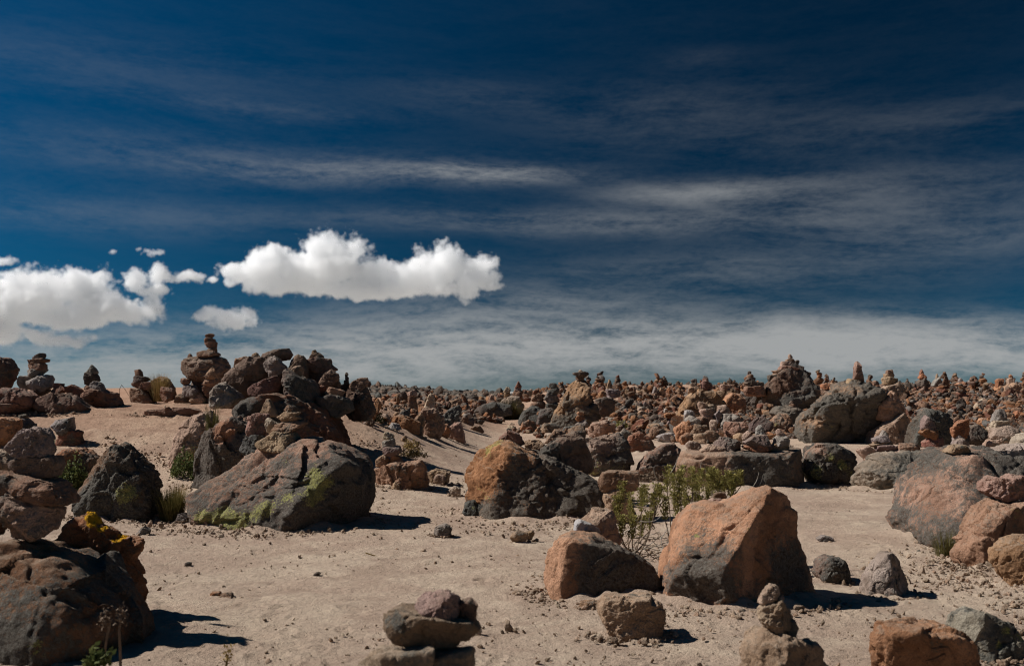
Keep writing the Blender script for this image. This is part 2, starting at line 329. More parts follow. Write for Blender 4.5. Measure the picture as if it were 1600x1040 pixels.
def rock(name, label, cat, pts, D=None, base=None, th=None, tint='brown', grey=.25, gdir=(.5, -.6, .2), yel=.0, patches=(), planes=(), p=20, rough=1.0, chips=34, group=None, seed=None, down=.0, jit=.10, frac=1.0):
    SEED[0] += 1; sd_ = SEED[0] if seed is None else seed; rng = np.random.default_rng(sd_)
    poly = parse(pts) if isinstance(pts, str) else np.asarray(pts, float)
    x0, y0 = poly.min(0); x1, y1 = poly.max(0); wpx, hpx = x1 - x0, y1 - y0
    cx = (x0 + x1) / 2; onground = D is None
    if D is None:
        D0 = hit(cx, y1 if base is None else base); sc0 = D0 / F
        T = (th if th is not None else .42 * min(wpx, 1.7 * hpx)) * sc0; D = D0 + T * .55
    T = (th if th is not None else .42 * min(wpx, 1.7 * hpx)) * D / F
    poly = poly.copy()
    ext = .10 * hpx if onground else down * hpx
    low = poly[:, 1] > y1 - .22 * hpx; poly[low, 1] += ext
    W = np.array([at(a, b, D) for a, b in poly]); Q = W[:, [0, 2]]
    lo, hi = Q.min(0), Q.max(0); c = (lo + hi) / 2; Q = Q - c
    wd, ht = hi - lo; size = math.sqrt(wd * ht)
    # polar outline
    n = 720; ph = np.linspace(-math.pi, math.pi, n, endpoint=False); A = Q; B = np.roll(Q, -1, 0); Rr = np.zeros(n)
    dx, dz = np.cos(ph), np.sin(ph)
    for a, b in zip(A, B):
        e = b - a; den = dx * e[1] - dz * e[0]
        with np.errstate(divide='ignore', invalid='ignore'):
            t = (a[0] * e[1] - a[1] * e[0]) / den; s_ = (a[0] * dz - a[1] * dx) / den
        ok = (t > 0) & (s_ >= -1e-6) & (s_ <= 1 + 1e-6); Rr = np.where(ok, np.maximum(Rr, t), Rr)
    Rr[Rr <= 0] = min(wd, ht) / 2
    ker = np.exp(-(np.arange(-12, 13) / 2.6) ** 2); ker /= ker.sum()
    Rr = np.convolve(np.concatenate([Rr[-12:], Rr, Rr[:12]]), ker, 'valid')
    mx = max(wpx, hpx)
    lv = 3 if mx < 12 else 4 if mx < 30 else 5 if mx < 75 else 6 if mx < 150 else 7
    U, Fc = ico(lv)
    d = U * np.array([wd / 2, T, ht / 2]); d /= np.linalg.norm(d, axis=1)[:, None]
    q = np.hypot(d[:, 0], d[:, 2]) + 1e-9
    rr = np.interp(np.arctan2(d[:, 2], d[:, 0]), np.append(ph, math.pi), np.append(Rr, Rr[0]))
    inv = [q / rr, np.abs(d[:, 1]) / (T * 1.12)]
    acc = (inv[0] ** 8 + inv[1] ** 8) ** (1 / 8)          # rounded body
    cuts = []
    def supp(nv): return float(np.max(Q @ np.array([nv[0], nv[2]]))) + T * abs(nv[1])
    for k in range(12):                                         # large random facets front and back
        nv = rng.normal(0, 1, 3) * np.array([.8, 1.0, .8]); nv /= np.linalg.norm(nv)
        if abs(nv[1]) < .5: continue
        cuts.append((nv, supp(nv) * rng.uniform(.62, .82)))
    for (nv, (qx, qy, qf)) in planes:
        nv = np.array(nv, float); nv /= np.linalg.norm(nv); w3 = at(qx, qy, D + qf * T)
        cuts.append((nv, nv @ np.array([w3[0] - c[0], qf * T, w3[2] - c[1]])))
    pw = acc ** p
    for nv, off in cuts:
        if off > 1e-3 * size: pw = pw + (np.maximum(d @ nv, 0) / off) ** p
    r = pw ** (-1 / p); Pv = d * r[:, None]
    for k in range(chips):                                      # small chipped facets
        nv = rng.normal(0, 1, 3); nv /= np.linalg.norm(nv); dn = d @ nv
        off = float(np.max(Pv @ nv)) * (rng.uniform(.93, .985) if abs(nv[1]) > .45 else rng.uniform(.965, .995))
        m = dn > 1e-4; lim = np.where(m, off / np.maximum(dn, 1e-4), 1e9)
        r = np.where(r > lim, lim + (r - lim) * .06, r)
    Pv = d * r[:, None]; Z = Pv / size + rng.uniform(-50, 50, 3); lin3 = vnoise(Z * 5, sd_ + 20)
    crk = np.clip(fbm(Z * 2.6 + .3 * np.stack([lin3, lin3, lin3], -1), sd_ + 21, 3, .5, True) - .42, 0, .3) / .3
    disp = crk * -.045 * rough + .040 * jit / .10 * fbm(Z * 2.1, sd_, 3) + .062 * rough * fbm(Z * 4.3, sd_ + 3, 5, .58, False, True) + .012 * rough * fbm(Z * 9, sd_ + 9, 3, .55, True) + .012 * rough * fbm(Z * 22, sd_ + 7, 3, .6)
    nf = int(26 + 20 * rng.random()); sdv = Pv[rng.choice(len(Pv), nf, replace=False)] * .98
    Wp = Pv + size * .05 * np.stack([fbm(Z * 4, sd_ + 60 + a, 2) for a in range(3)], -1)
    best = np.full(len(Pv), 1e9); fr = np.zeros(len(Pv))
    for c_ in sdv:                                              # broken faces: each patch of surface steps and tilts on its own
        dd = ((Wp - c_) ** 2).sum(1); m = dd < best; val = rng.uniform(-1, .35) * .026 + ((Pv - c_) / size) @ rng.normal(0, .085, 3)
        fr = np.where(m, val, fr); best = np.where(m, dd, best)
    disp = disp * .78 + fr * min(1.0, frac)
    if rough > 1.05:
        pit = np.maximum(fbm(Z * 8, sd_ + 11, 2) - .12, 0); disp = disp - .07 * (rough - 1) * pit - .03 * (rough - 1) * np.maximum(fbm(Z * 3.6, sd_ + 13, 2), 0)
    r = r + disp * size
    Pv = d * r[:, None]
    lf = fbm(Pv * 2.6 / max(.4, min(1.6, size)) + 7, sd_ + 40, 3)
    gd = np.array(gdir, float)
    ga = grey + (.11 if grey > .3 else .02) + .30 * (d @ gd) + .34 * lf
    ya = np.full(len(d), yel - .25) + .35 * fbm(Pv * 2.2 + 3, sd_ + 50, 2) if yel > 0 else np.full(len(d), -1.0)
    oa = np.full(len(d), -1.0)
    for (qx, qy, rad, st_, ty) in patches:
        w3 = at(qx, qy, D); g = st_ * np.exp(-(((Pv[:, 0] - (w3[0] - c[0])) ** 2 + (Pv[:, 2] - (w3[2] - c[1])) ** 2) / (rad * D / F) ** 2)) * (Pv[:, 1] < T * .35)
        if ty == 'g': ga = ga + g
        elif ty == 'y': ya = np.maximum(ya, -.35) + g
        elif ty == 'o': oa = np.maximum(oa, -.3) + g
    lift = ht / 2
    Pv[:, 2] += lift
    me = mesh_np(name, Pv, Fc, M_ROCK, {'grey': ga, 'yel': ya, 'orange': oa}, smooth=lv > 6)
    o = link(name, me, (c[0], D, c[1] - lift))
    tc = np.array(TINT[tint] if isinstance(tint, str) else tint) * rng.uniform(.90, 1.10) * (1 + rng.normal(0, .03, 3))
    lum = float(tc @ np.array([.3, .59, .11])); tc = (tc * .90 + .10 * lum * np.array([1.15, .98, .82])) * 1.04
    o.color = (*np.clip(tc, .02, .9), 1)
    tag(o, label, cat, group)
    ROCKS.append((cx, y1, wpx, D, (c[0], D), (wd / 2, T), onground))
    return D

SHP = dict(r='rounded', f='flat', t='peaked', b='blocky', s='upright')
ORD = ['lowest', 'second', 'third', 'fourth', 'fifth', 'sixth', 'seventh', 'eighth', 'ninth', 'tenth']
def cairn(D, phrase, stones, grey=.12, group='stones of the stacked cairns'):
    """stones listed from the bottom up; every stone is a thing of its own"""
    n = len(stones)
    for k, st in enumerate(stones):
        x0, y0, x1, y1, kd, tn = st[:6]; dD = st[6] if len(st) > 6 else 0
        SEED[0] += 1; rng = np.random.default_rng(SEED[0] * 3 + 1)
        pos = 'topmost' if (k == n - 1 and n > 1) else ORD[k]
        lab = f'{WORD[tn]} {SHP[kd]} stone, {pos} {phrase}' if n > 1 else f'{WORD[tn]} {SHP[kd]} stone {phrase}'
        rock('cairn_stone', lab, 'stone', shape(x0, y0, x1, y1, kd, rng), D=D + dD, th=.46 * (x1 - x0) if kd != 's' else .5 * (x1 - x0), tint=tn, grey=grey, chips=16, group=group, down=.08, rough=.85)

# ---- foreground, left
D1 = hit(60, 1030) + .45
rock('boulder', 'largest dark lichen-crusted boulder cut off by the lower left corner', 'boulder',
     '-190,960 -150,880 -60,845 0,838 60,840 115,862 160,895 200,925 228,960 236,1000 232,1050 200,1150 0,1190 -150,1150', D=D1, th=150, tint=(.235, .125, .065), grey=.66, gdir=(-.1, -.5, -.3), yel=.06,
     patches=[(90, 865, 60, -.5, 'g'), (200, 950, 55, -.45, 'g'), (20, 858, 40, -.45, 'g'), (130, 970, 14, .7, 'y'), (210, 993, 10, .7, 'y'), (15, 877, 14, .6, 'y')], planes=[((.45, -.6, .35), (170, 930, -.6)), ((-.15, -.75, .5), (60, 890, -.6))], rough=.8)
rock('boulder', 'jagged rust rock with bright yellow lichen on the corner boulder', 'boulder',
     '85,860 102,822 126,790 143,797 158,818 184,838 213,837 229,843 226,858 212,876 222,896 222,930 210,955 150,930 100,890', D=D1 + .55, th=40, tint='rust', grey=.12, rough=1.5, chips=40,
     patches=[(128, 793, 10, 1.2, 'o'), (143, 803, 9, 1.2, 'o'), (152, 815, 8, 1.1, 'o'), (166, 824, 8, 1.0, 'o'), (185, 837, 9, 1.0, 'o'), (196, 840, 7, .9, 'o'), (215, 860, 22, -.4, 'g')], p=16)
rock('cairn_stone', 'dark brown stone at the left edge beside the lowest stacked stone', 'stone', '-70,780 -10,766 8,785 13,812 2,838 -60,838', D=D1 + .1, th=26, tint='brown', grey=.25, group='stones of the near left stack')
rock('cairn_stone', 'greyish pink pitted stone, lowest in the left edge stack', 'stone', '3,800 12,770 28,762 50,766 74,783 95,798 97,822 76,836 40,842 14,832', D=D1, th=44, tint='pink', grey=.30, gdir=(-.1, -.5, -.3), rough=1.35, group='stones of the near left stack', planes=[((.8, -.7, .1), (66, 800, -.7))])
rock('cairn_stone', 'wide dark brown slab, second in the left edge stack', 'stone', '-8,742 12,733 60,742 96,752 116,772 120,786 84,787 40,774 0,766', D=D1 + .05, th=44, tint='brown', grey=.15, group='stones of the near left stack', patches=[(20, 752, 12, .5, 'g')])
rock('cairn_stone', 'brown flat slab, third in the left edge stack', 'stone', '14,726 22,718 46,712 90,711 97,722 92,744 60,746 32,740', D=D1 + .08, th=38, tint=(.21, .155, .12), grey=.1, group='stones of the near left stack')
rock('cairn_stone', 'mottled grey rounded stone, topmost in the left edge stack', 'stone', '14,700 26,686 42,669 68,667 80,679 89,700 82,712 52,717 28,713', D=D1 + .05, th=32, tint=(.33, .265, .235), grey=.12, rough=1.45, group='stones of the near left stack', planes=[((.8, -.6, .1), (70, 695, -.7))])
rock('cairn_stone', 'pinkish stone at the left edge below the orange mound rock', 'stone', '-40,712 -5,702 14,706 26,718 16,736 -30,742', D=D1 + .5, th=28, tint='pink', grey=.22, rough=1.2, group='stones of the near left stack')
# ---- left slope
rock('boulder', 'orange rock at the left edge behind the grey topped stack', 'boulder', '-50,672 -10,656 14,650 32,656 33,674 24,694 -40,704', base=698, tint='orange', grey=.05)
cairn(hit(40, 682) + .3, 'on the slope above the grey topped stack', [(19, 653, 53, 682, 't', 'grey'), (30, 646, 43, 658, 'r', 'tan')], grey=.4)
cairn(hit(105, 700) + .3, 'beside the grey topped left edge stack', [(88, 671, 129, 703, 'r', 'red'), (83, 652, 114, 680, 'r', 'grey')], grey=.3)
rock('boulder', 'rust topped dark rock between the left stack and the pyramid', 'boulder', '90,765 88,725 98,703 114,698 134,700 158,715 150,735 128,770', base=768, tint='rust', grey=.35, gdir=(.2, -.6, -.6))
rock('boulder', 'dark pyramid-shaped mossy boulder left of the big lichen boulder', 'boulder', '122,780 127,745 148,720 168,704 176,693 190,692 199,700 214,715 232,738 243,765 250,806 200,818 140,810', base=813, th=58, tint=(.17, .10, .062), grey=.60, gdir=(.2, -.6, -.2), yel=.12,
     patches=[(215, 765, 17, .75, 'y'), (130, 735, 20, -.5, 'g'), (160, 715, 18, -.4, 'g'), (190, 790, 40, .25, 'y')], planes=[((.15, -.95, .25), (190, 760, -.75)), ((-.75, -.5, .5), (138, 745, -.3))], rough=1.25)
DL1 = rock('boulder', 'large lichen boulder with green patches carrying the slab stack, left of centre', 'boulder', '297,805 304,778 320,755 345,738 372,716 398,697 424,688 455,692 482,686 510,692 545,706 570,724 578,740 580,780 572,806 520,820 420,828 330,824', base=822, th=112, tint=(.30, .170, .12), grey=.53, gdir=(.25, -.5, -.15), yel=.07,
     planes=[((-.22, -.62, .75), (430, 755, -.62)), ((.55, -.82, .05), (520, 770, -.72)), ((-.42, -.86, .28), (380, 795, -.86))], rough=1.05, frac=.75,
     patches=[(375, 800, 24, 1.1, 'y'), (345, 808, 24, .95, 'y'), (400, 812, 14, .7, 'y'), (470, 765, 12, .7, 'y'), (525, 745, 14, .6, 'y'), (398, 700, 12, .4, 'y'), (335, 800, 12, .8, 'y'), (420, 790, 20, .8, 'y'), (445, 780, 15, .7, 'y'), (510, 765, 20, .85, 'y'), (505, 735, 14, .85, 'y'), (455, 716, 12, .7, 'y'), (415, 745, 28, -.22, 'g'), (350, 765, 20, -.15, 'g'), (420, 695, 25, -.5, 'g'), (485, 695, 22, -.5, 'g'), (450, 745, 18, -.15, 'g'), (540, 750, 30, .3, 'g'), (530, 770, 14, -.5, 'y')])
cairn(DL1 + .1, 'in the slab stack on the green lichen boulder', [(402, 673, 477, 704, 'f', 'tan'), (425, 656, 480, 679, 'b', 'brown', .08), (434, 643, 473, 659, 'f', 'tan', .08), (443, 632, 459, 647, 't', 'tan', .1)], grey=.18, group='stones of the slab stack')
cairn(DL1 + .25, 'left of the slab stack on the green lichen boulder', [(415, 651, 437, 677, 'r', 'pale')])
DL2 = rock('boulder', 'grey green sloping boulder with an orange bare patch behind the lichen boulder', 'boulder', '304,750 310,712 322,680 345,658 372,648 396,660 412,680 410,705 392,722 360,750 330,772', base=764, th=46, tint=(.33, .165, .10), grey=.62, gdir=(-.1, -.5, .2), patches=[(366, 671, 15, -1.1, 'g'), (355, 715, 12, .5, 'y'), (380, 735, 14, .4, 'y')], yel=.1)
rock('boulder', 'tall pinkish rock at the left of the grey green sloping boulder', 'boulder', '272,715 278,685 290,660 308,646 328,642 338,655 326,690 312,735 284,735', base=728, th=34, tint='pink', grey=.12)
DL3 = rock('boulder', 'big dark rust boulder under the skyline rock pile', 'boulder', '366,690 372,645 392,626 420,618 455,616 485,624 508,640 526,660 538,685 542,712 500,725 430,720', base=708, th=75, tint=(.20, .098, .06), grey=.22, gdir=(-.5, -.3, .1), patches=[(395, 635, 22, .5, 'g'), (468, 640, 25, .5, 'g'), (440, 660, 25, .5, 'g'), (490, 672, 9, .7, 'y'), (398, 626, 14, .5, 'y')], planes=[((.3, -.9, .3), (480, 670, -.7))])
rock('boulder', 'grey smooth stone wedged between the lichen boulder and its stack', 'boulder', '374,702 380,688 396,678 412,680 418,694 404,708 384,712', D=DL1 + .45, tint='grey', grey=.45)
rock('boulder', 'reddish pink rough rock left of the slab stack', 'boulder', '385,676 388,650 402,644 420,648 424,664 416,682 396,686', D=DL1 + .6, tint=(.33, .19, .16), grey=.15, rough=1.4)
cairn(DL3 - .75, 'on the dark rust boulder below the rock pile', [(407, 622, 434, 650, 't', 'tan')])
# ---- rock pile on the left skyline
DP = DL3 + .5
PILE = 'stones of the skyline rock pile'
def pile(label, pts, tint, grey=.15, dD=0., th=None, **k): rock('pile_stone', label, 'stone', pts, D=DP + dD, th=th, tint=tint, grey=grey, group=PILE, down=.05, **k)
pile('largest dark brown leaning stone of the skyline rock pile', '342,608 346,592 358,578 376,567 396,556 412,558 424,572 432,592 424,604 396,620 366,618', (.175, .115, .085), .12, .15, 34)
pile('dark reddish oblong stone under the leaning pile stone', '387,608 396,600 432,586 439,598 434,613 402,619 390,616', (.175, .098, .080), .1, -.45, 20, rough=.6)
pile('pale grey angular stone at the left foot of the rock pile', '327,630 332,612 342,601 354,598 368,609 379,622 362,632 338,638', (.36, .31, .27), .15, -.45, 26)
pile('flat dark slab crowning the skyline rock pile', '406,560 412,552 428,546 449,544 456,552 452,561 428,564 412,563', (.20, .138, .105), .15, .2, 16)
pile('small knobbly stone left of the crowning slab of the rock pile', '391,566 394,553 400,550 406,556 408,568 396,572', 'tan', .15, .1)
pile('low stone at the upper left shoulder of the rock pile', '366,574 370,560 384,556 392,562 386,578', 'brown', .15, .35)
pile('grey wedge stone below the crowning slab of the rock pile', '412,568 420,558 430,555 436,561 448,572 450,580 438,587 422,588', (.25, .20, .175), .15, -.15, 18)
pile('big grey upright block in the middle of the rock pile', '446,580 452,575 470,588 488,594 498,606 502,624 482,632 454,628 446,612', (.215, .165, .135), .30, -.4, 28, patches=[(466, 600, 13, .5, 'g')], planes=[((.75, -.65, .1), (478, 605, -.7))])
pile('dark stone in the shadow gap left of the upright grey block', '424,622 428,596 440,584 450,590 456,612 450,628', (.15, .095, .07), .1, .1)
pile('pointed tan stone right of the crowning slab of the rock pile', '451,575 453,562 464,553 475,557 479,570 482,590 466,594 454,588', (.29, .205, .155), .12, .1, 18)
pile('small pink lens-shaped stone in the rock pile below the pointed stone', '453,580 460,572 470,571 476,578 472,586 462,587', 'pink', .05, -.32)
pile('wide dark slab on the right shoulder of the rock pile', '477,572 480,561 498,558 517,561 520,570 528,577 512,586 486,586', (.175, .115, .085), .15, .35, 20)
pile('dark brown stone under the right shoulder slab of the rock pile', '478,594 482,580 510,582 518,592 508,604 486,604', (.16, .102, .075), .15, .35)
pile('small flat stone on the right shoulder slab of the rock pile', '482,562 486,553 496,550 506,556 507,563 494,565', 'brown', .15, .35)
pile('tiny pebble topping the right shoulder of the rock pile', '486,553 488,547 493,546 496,551', 'tan', .1, .35)
pile('brown lumpy stone with a sunlit edge right of the upright block', '499,598 503,588 517,577 528,584 531,594 520,602 506,606', (.26, .175, .13), .12, -.1, 18)
pile('dark brick-like stone under the lumpy brown pile stone', '511,608 514,597 524,593 532,597 531,609 518,613', (.21, .14, .105), .1, -.05)
pile('tilted orange brown brick in the right part of the rock pile', '506,614 514,604 524,606 539,611 532,620 512,619', (.30, .18, .12), .05, -.3, 12)
pile('small reddish stone left of the tilted orange brown brick', '497,618 500,602 508,600 511,617', 'red', .05, -.2)
pile('broad dark grey slab at the right foot of the rock pile', '492,634 497,620 520,616 546,622 551,640 530,650 505,648', (.15, .118, .10), .25, -.35, 26)
pile('jutting slab with a sunlit rim at the right end of the rock pile', '546,603 550,596 564,590 575,590 574,602 564,610 550,610', (.30, .20, .145), .1, .2, 14)
pile('dark stone under the jutting slab at the right end of the rock pile', '540,626 544,606 572,604 580,622 572,634 548,634', (.155, .092, .068), .15, .25, 20)
pile('dark base rock at the right end of the rock pile', '540,648 546,628 578,622 588,640 580,656 552,656', (.135, .09, .068), .2, .2, 22)
pile('dark filler stone between brick and jutting slab of the pile', '528,622 530,602 546,598 552,618 540,628', (.145, .09, .066), .15, .35)
pile('reddish dark stone behind the upright block of the pile', '498,640 494,612 508,606 520,620 516,640', (.165, .10, .075), .12, .1)
pile('low dark stone at the back of the pile under the leaning stone', '350,636 360,612 395,612 440,616 446,632 400,640', (.14, .088, .065), .15, .35, 30)
cairn(DP + .3, 'in the tiny stack on the right end of the rock pile', [(537, 593, 546, 602, 'b', 'dark'), (539, 587, 545, 595, 'b', 'dark'), (539, 581, 545, 589, 'r', 'dark')])
# ---- mushroom shaped heap left of the pile
DQ = hit(322, 632) + .5
rock('boulder', 'thick brown capstone of the mushroom-shaped heap on the left skyline', 'boulder', '281,579 284,564 300,557 330,553 352,560 361,576 352,588 326,598 304,600 292,590', D=DQ, th=26, tint=(.20, .14, .108), grey=.15)
rock('boulder', 'narrow pedestal stone of the mushroom-shaped heap', 'boulder', '296,634 300,596 316,588 332,594 330,618 338,636', D=DQ + .1, th=18, tint=(.23, .165, .13), grey=.1)
cairn(DQ - .25, 'leaning beside the pedestal of the mushroom-shaped heap', [(316, 588, 344, 606, 'f', 'tan'), (322, 570, 346, 592, 't', 'tan')])
cairn(DQ, 'in the tall thin stack on the mushroom-shaped heap', [(310, 547, 346, 558, 'f', 'brown'), (320, 541, 339, 552, 'b', 'brown'), (319, 533, 339, 543, 'b', 'brown'), (320, 527, 337, 535, 'r', 'brown'), (321, 521, 335, 529, 'r', 'brown')])
cairn(DQ, 'on the left corner of the mushroom capstone', [(293, 552, 301, 561, 'r', 'brown')])
for a in [(286, 600, 312, 622, 'r', 'grey', 'left foot of the mushroom-shaped heap'), (296, 612, 322, 632, 'r', 'tan', 'front foot of the mushroom-shaped heap'), (316, 600, 344, 622, 'r', 'brown', 'right foot of the mushroom-shaped heap'),
          (273, 615, 297, 630, 'r', 'brown', 'ground between the round stone and the mushroom heap'), (250, 603, 274, 629, 'r', 'brown', 'slope under the golden grass tuft'), (282, 590, 298, 602, 'r', 'brown', 'ledge beneath the mushroom capstone')]:
    SEED[0] += 1; rock('loose_stone', f'{WORD[a[5]]} rounded stone on the {a[6]}', 'stone', shape(*a[:5], np.random.default_rng(SEED[0])), D=DQ - .25, tint=a[5], grey=.15, group='stones round the mushroom-shaped heap')
rock('boulder', 'low red brown ledge of rock on the left slope', 'boulder', '216,648 232,640 262,637 300,636 316,642 308,652 250,656', base=650, th=20, tint=(.30, .175, .125), grey=.05)
# ---- left skyline
DS = hit(60, 642) + .3
rock('boulder', 'dark rounded boulder on the skyline at the left edge', 'boulder', '-40,606 -30,566 -5,556 8,560 17,574 21,590 15,606 -5,612', D=DS + .5, tint=(.20, .115, .08), grey=.2)
rock('boulder', 'red brown rounded rock below the dark left edge boulder', 'boulder', '-30,640 -10,616 5,605 30,607 54,617 60,634 34,648 -10,650', base=646, tint=(.25, .135, .10), grey=.15)
rock('boulder', 'dark low boulder under the four-stone skyline cairn', 'boulder', '56,634 66,620 86,614 112,615 128,626 146,640 110,650 66,646', base=645, tint=(.16, .10, .078), grey=.2)
rock('boulder', 'wide rust brown boulder under the pointed skyline cairn', 'boulder', '123,628 130,614 150,606 166,609 182,615 190,632 168,640 132,640', base=638, tint=(.235, .128, .088), grey=.12)
cairn(DS + .3, 'in the tall dark cairn left of the skyline', [(48, 605, 78, 618, 'f', 'dark'), (44, 585, 82, 613, 'r', 'grey'), (43, 575, 72, 590, 'f', 'grey'), (46, 565, 72, 578, 'b', 'brown'), (45, 559, 75, 568, 'f', 'brown'), (52, 551, 71, 562, 'r', 'dark')])
cairn(DS + .5, 'leaning at the left foot of the tall dark cairn', [(27, 586, 52, 607, 'r', 'grey')])
cairn(DS + .4, 'in the pointed cairn on the wide rust boulder', [(134, 597, 160, 613, 'f', 'brown'), (134, 581, 156, 600, 'b', 'dark'), (137, 569, 153, 584, 't', 'grey')])
cairn(DS + .15, 'beside the pointed cairn on the wide rust boulder', [(140, 594, 167, 614, 't', 'grey')])
cairn(DS + .2, 'in the low heap between the two left skyline cairns', [(104, 601, 132, 622, 'r', 'red'), (81, 603, 108, 620, 'r', 'red'), (84, 598, 102, 607, 'f', 'red')])
DS3 = hit(225, 632) + .3
cairn(DS3, 'in the short cairn left of the golden grass tuft', [(204, 606, 243, 634, 'b', 'brown'), (207, 596, 240, 609, 'f', 'brown'), (207, 586, 233, 599, 'f', 'dark'), (210, 576, 223, 589, 'r', 'brown')])
rock('boulder', 'brown rock hidden behind the golden grass tuft', 'boulder', '232,622 240,594 250,588 262,592 270,606 268,626', D=DS3 + .3, tint='brown', grey=.1)
# ---- stack right of the lichen boulder
DT = rock('boulder', 'flat topped rust block under the small stack right of the lichen boulder', 'boulder', '575,752 582,735 606,724 640,719 660,717 669,738 671,756 640,766 592,763', base=761, th=30, tint=(.34, .19, .125), grey=.05)
cairn(DT + .1, 'in the small stack on the flat topped rust block', [(608, 710, 628, 726, 'r', 'orange'), (599, 696, 627, 713, 'f', 'purple'), (597, 684, 618, 699, 'b', 'grey'), (598, 674, 615, 686, 'b', 'pale')])
cairn(DT + .1, 'at the left foot of the stack on the rust block', [(586, 709, 611, 728, 't', 'tan')])
for a in [(664, 731, 704, 757, 'b', 'tan', 756, 'blocky tan stone right of the flat topped rust block'), (677, 740, 697, 757, 'r', 'pink', 758, 'small pink stone in front of the blocky tan stone'), (609, 752, 628, 765, 't', 'tan', 765, 'little tan stone in front of the flat topped rust block'),
          (701, 759, 720, 775, 'r', 'pale', 775, 'small pale lump on the path left of the orange-sided boulder'), (676, 818, 706, 837, 'r', 'grey', 837, 'grey lump alone on the open path near the picture centre'), (797, 827, 826, 849, 'r', 'tan', 849, 'pale tan stone on the path with a smaller one leaning on it'),
          (817, 828, 836, 842, 'r', 'tan', 845, 'smaller tan stone leaning right on the pale path stone'), (327, 924, 352, 934, 'f', 'rust', 934, 'flat rust chip on the path right of the corner boulder'), (343, 924, 367, 936, 'r', 'brown', 936, 'brown chip touching the flat rust chip on the path'),
          (288, 877, 299, 883, 'f', 'dark', 883, 'tiny dark chip on the path above the rust chip pair'), (1276, 835, 1302, 849, 'r', 'grey', 849, 'grey stone on the sand right of the big orange boulder'), (490, 893, 502, 900, 'r', 'dark', 900, 'tiny dark stone on the open path left of centre'),
          (902, 937, 940, 953, 'f', 'tan', 951, 'flat pale tan flake left of the grey topped stone'), (210, 818, 236, 835, 't', 'grey', 838, 'grey wedge behind the jagged yellow lichen rock'), (1312, 878, 1322, 884, 'r', 'dark', 884, 'tiny dark stone beyond the small dark boulder'),
          (1583, 980, 1598, 990, 'r', 'dark', 990, 'small dark stone right of the yellow lichen boulder'), (546, 795, 566, 806, 'r', 'tan', 806, 'small stone in the shadow of the green lichen boulder'), (246, 797, 272, 812, 'f', 'tan', 812, 'flat tan stone between pyramid boulder and lichen boulder'),
          (276, 800, 296, 815, 'r', 'grey', 815, 'grey stone at the left foot of the green lichen boulder'), (626, 680, 637, 691, 'r', 'tan', 690, 'small tan stone on the slope right of the small stack')]:
    SEED[0] += 1; rock('loose_stone', a[7], 'stone', shape(*a[:5], np.random.default_rng(SEED[0])), base=a[6], tint=a[5], grey=.12, rough=1.1)
# ---- rocks along the path behind
V = 'rocks beside the path'
for lab, pts, base, tn, gr, kw in [
    ('orange brown rock left of the rough hump beside the path', '606,660 612,652 624,647 640,652 656,660 652,676 622,674', 672, 'rust', .08, {}),
    ('rough rust hump, biggest rock left of the path end', '648,664 652,650 664,638 680,637 692,652 694,672 684,686 658,684', 683, (.30, .185, .125), .15, dict(rough=1.3)),
    ('pointed pale rust stone against the left of the rough hump', '648,680 650,652 658,644 664,652 660,684', 680, 'tan', .05, {}),
    ('dark stone in shadow left of the rough hump', '638,676 641,662 650,656 660,668 658,680', 678, 'dark', .2, {}),
    ('brown slanted stone right of the rough hump', '678,684 684,668 700,661 706,672 696,688', 684, 'rust', .1, {}),
    ('dark grey stone above the slanted one by the hump', '684,664 690,652 704,656 706,668 694,670', 676, 'grey', .35, {}),
    ('smooth pink pyramid stone beside the path', '693,684 697,672 710,660 720,658 725,672 728,688 706,690', 688, (.37, .245, .185), .0, dict(rough=.5)),
    ('low flat brown rock lying on the path itself', '732,672 738,666 750,665 758,674 744,676', 674, 'brown', .1, {}),
    ('long grey green slanted slab behind the path pile', '684,660 692,648 704,638 718,632 722,640 714,658 700,664', 662, 'grey', .55, {}),
    ('thin pale upright stone like a tooth behind the hump', '661,642 668,622 673,613 679,620 680,640', 645, 'pale', .0, {}),
    ('dark square pillar behind the path pile', '637,646 638,618 650,616 654,644', 646, 'brown', .12, {}),
    ('thin orange post stone left of the three-stone path cairn', '713,656 714,636 720,634 722,654', 655, 'orange', .0, {}),
    ('pale grey flat stone left of the rough hump', '606,668 612,660 624,662 628,670 616,674', 672, 'bluish', .05, {}),
    ('greenish grey slab in front of the dark square pillar', '618,652 628,642 642,638 640,650 626,660', 658, 'grey', .6, {}),
    ('pinkish boulder at the left start of the rubble', '590,658 596,648 604,646 612,656 604,664', 660, 'pink', .1, {}),
    ('leaning rust plates at the left start of the rubble', '572,660 580,640 590,622 596,632 588,652 580,664', 660, 'rust', .1, {}),
    ('dark low boulder behind the three-stone path cairn', '735,650 745,636 770,628 800,632 800,648 770,654', 652, 'dark', .35, {}),
    ('pale pointed slab in front of the dark low boulder', '686,638 700,628 716,622 724,628 706,640', 640, 'tan', .05, {})]:
    rock('boulder', lab, 'boulder', pts, base=base, tint=tn, grey=gr, group=V, **kw)
cairn(hit(732, 664) + .3, 'in the three-stone cairn where the path ends', [(721, 652, 742, 667, 'b', 'purple'), (722, 644, 738, 655, 'f', 'grey'), (724, 639, 736, 647, 'f', 'pink')])
cairn(hit(644, 648), 'on top of the dark square pillar behind the path', [(635, 608, 652, 619, 'f', 'pink')])
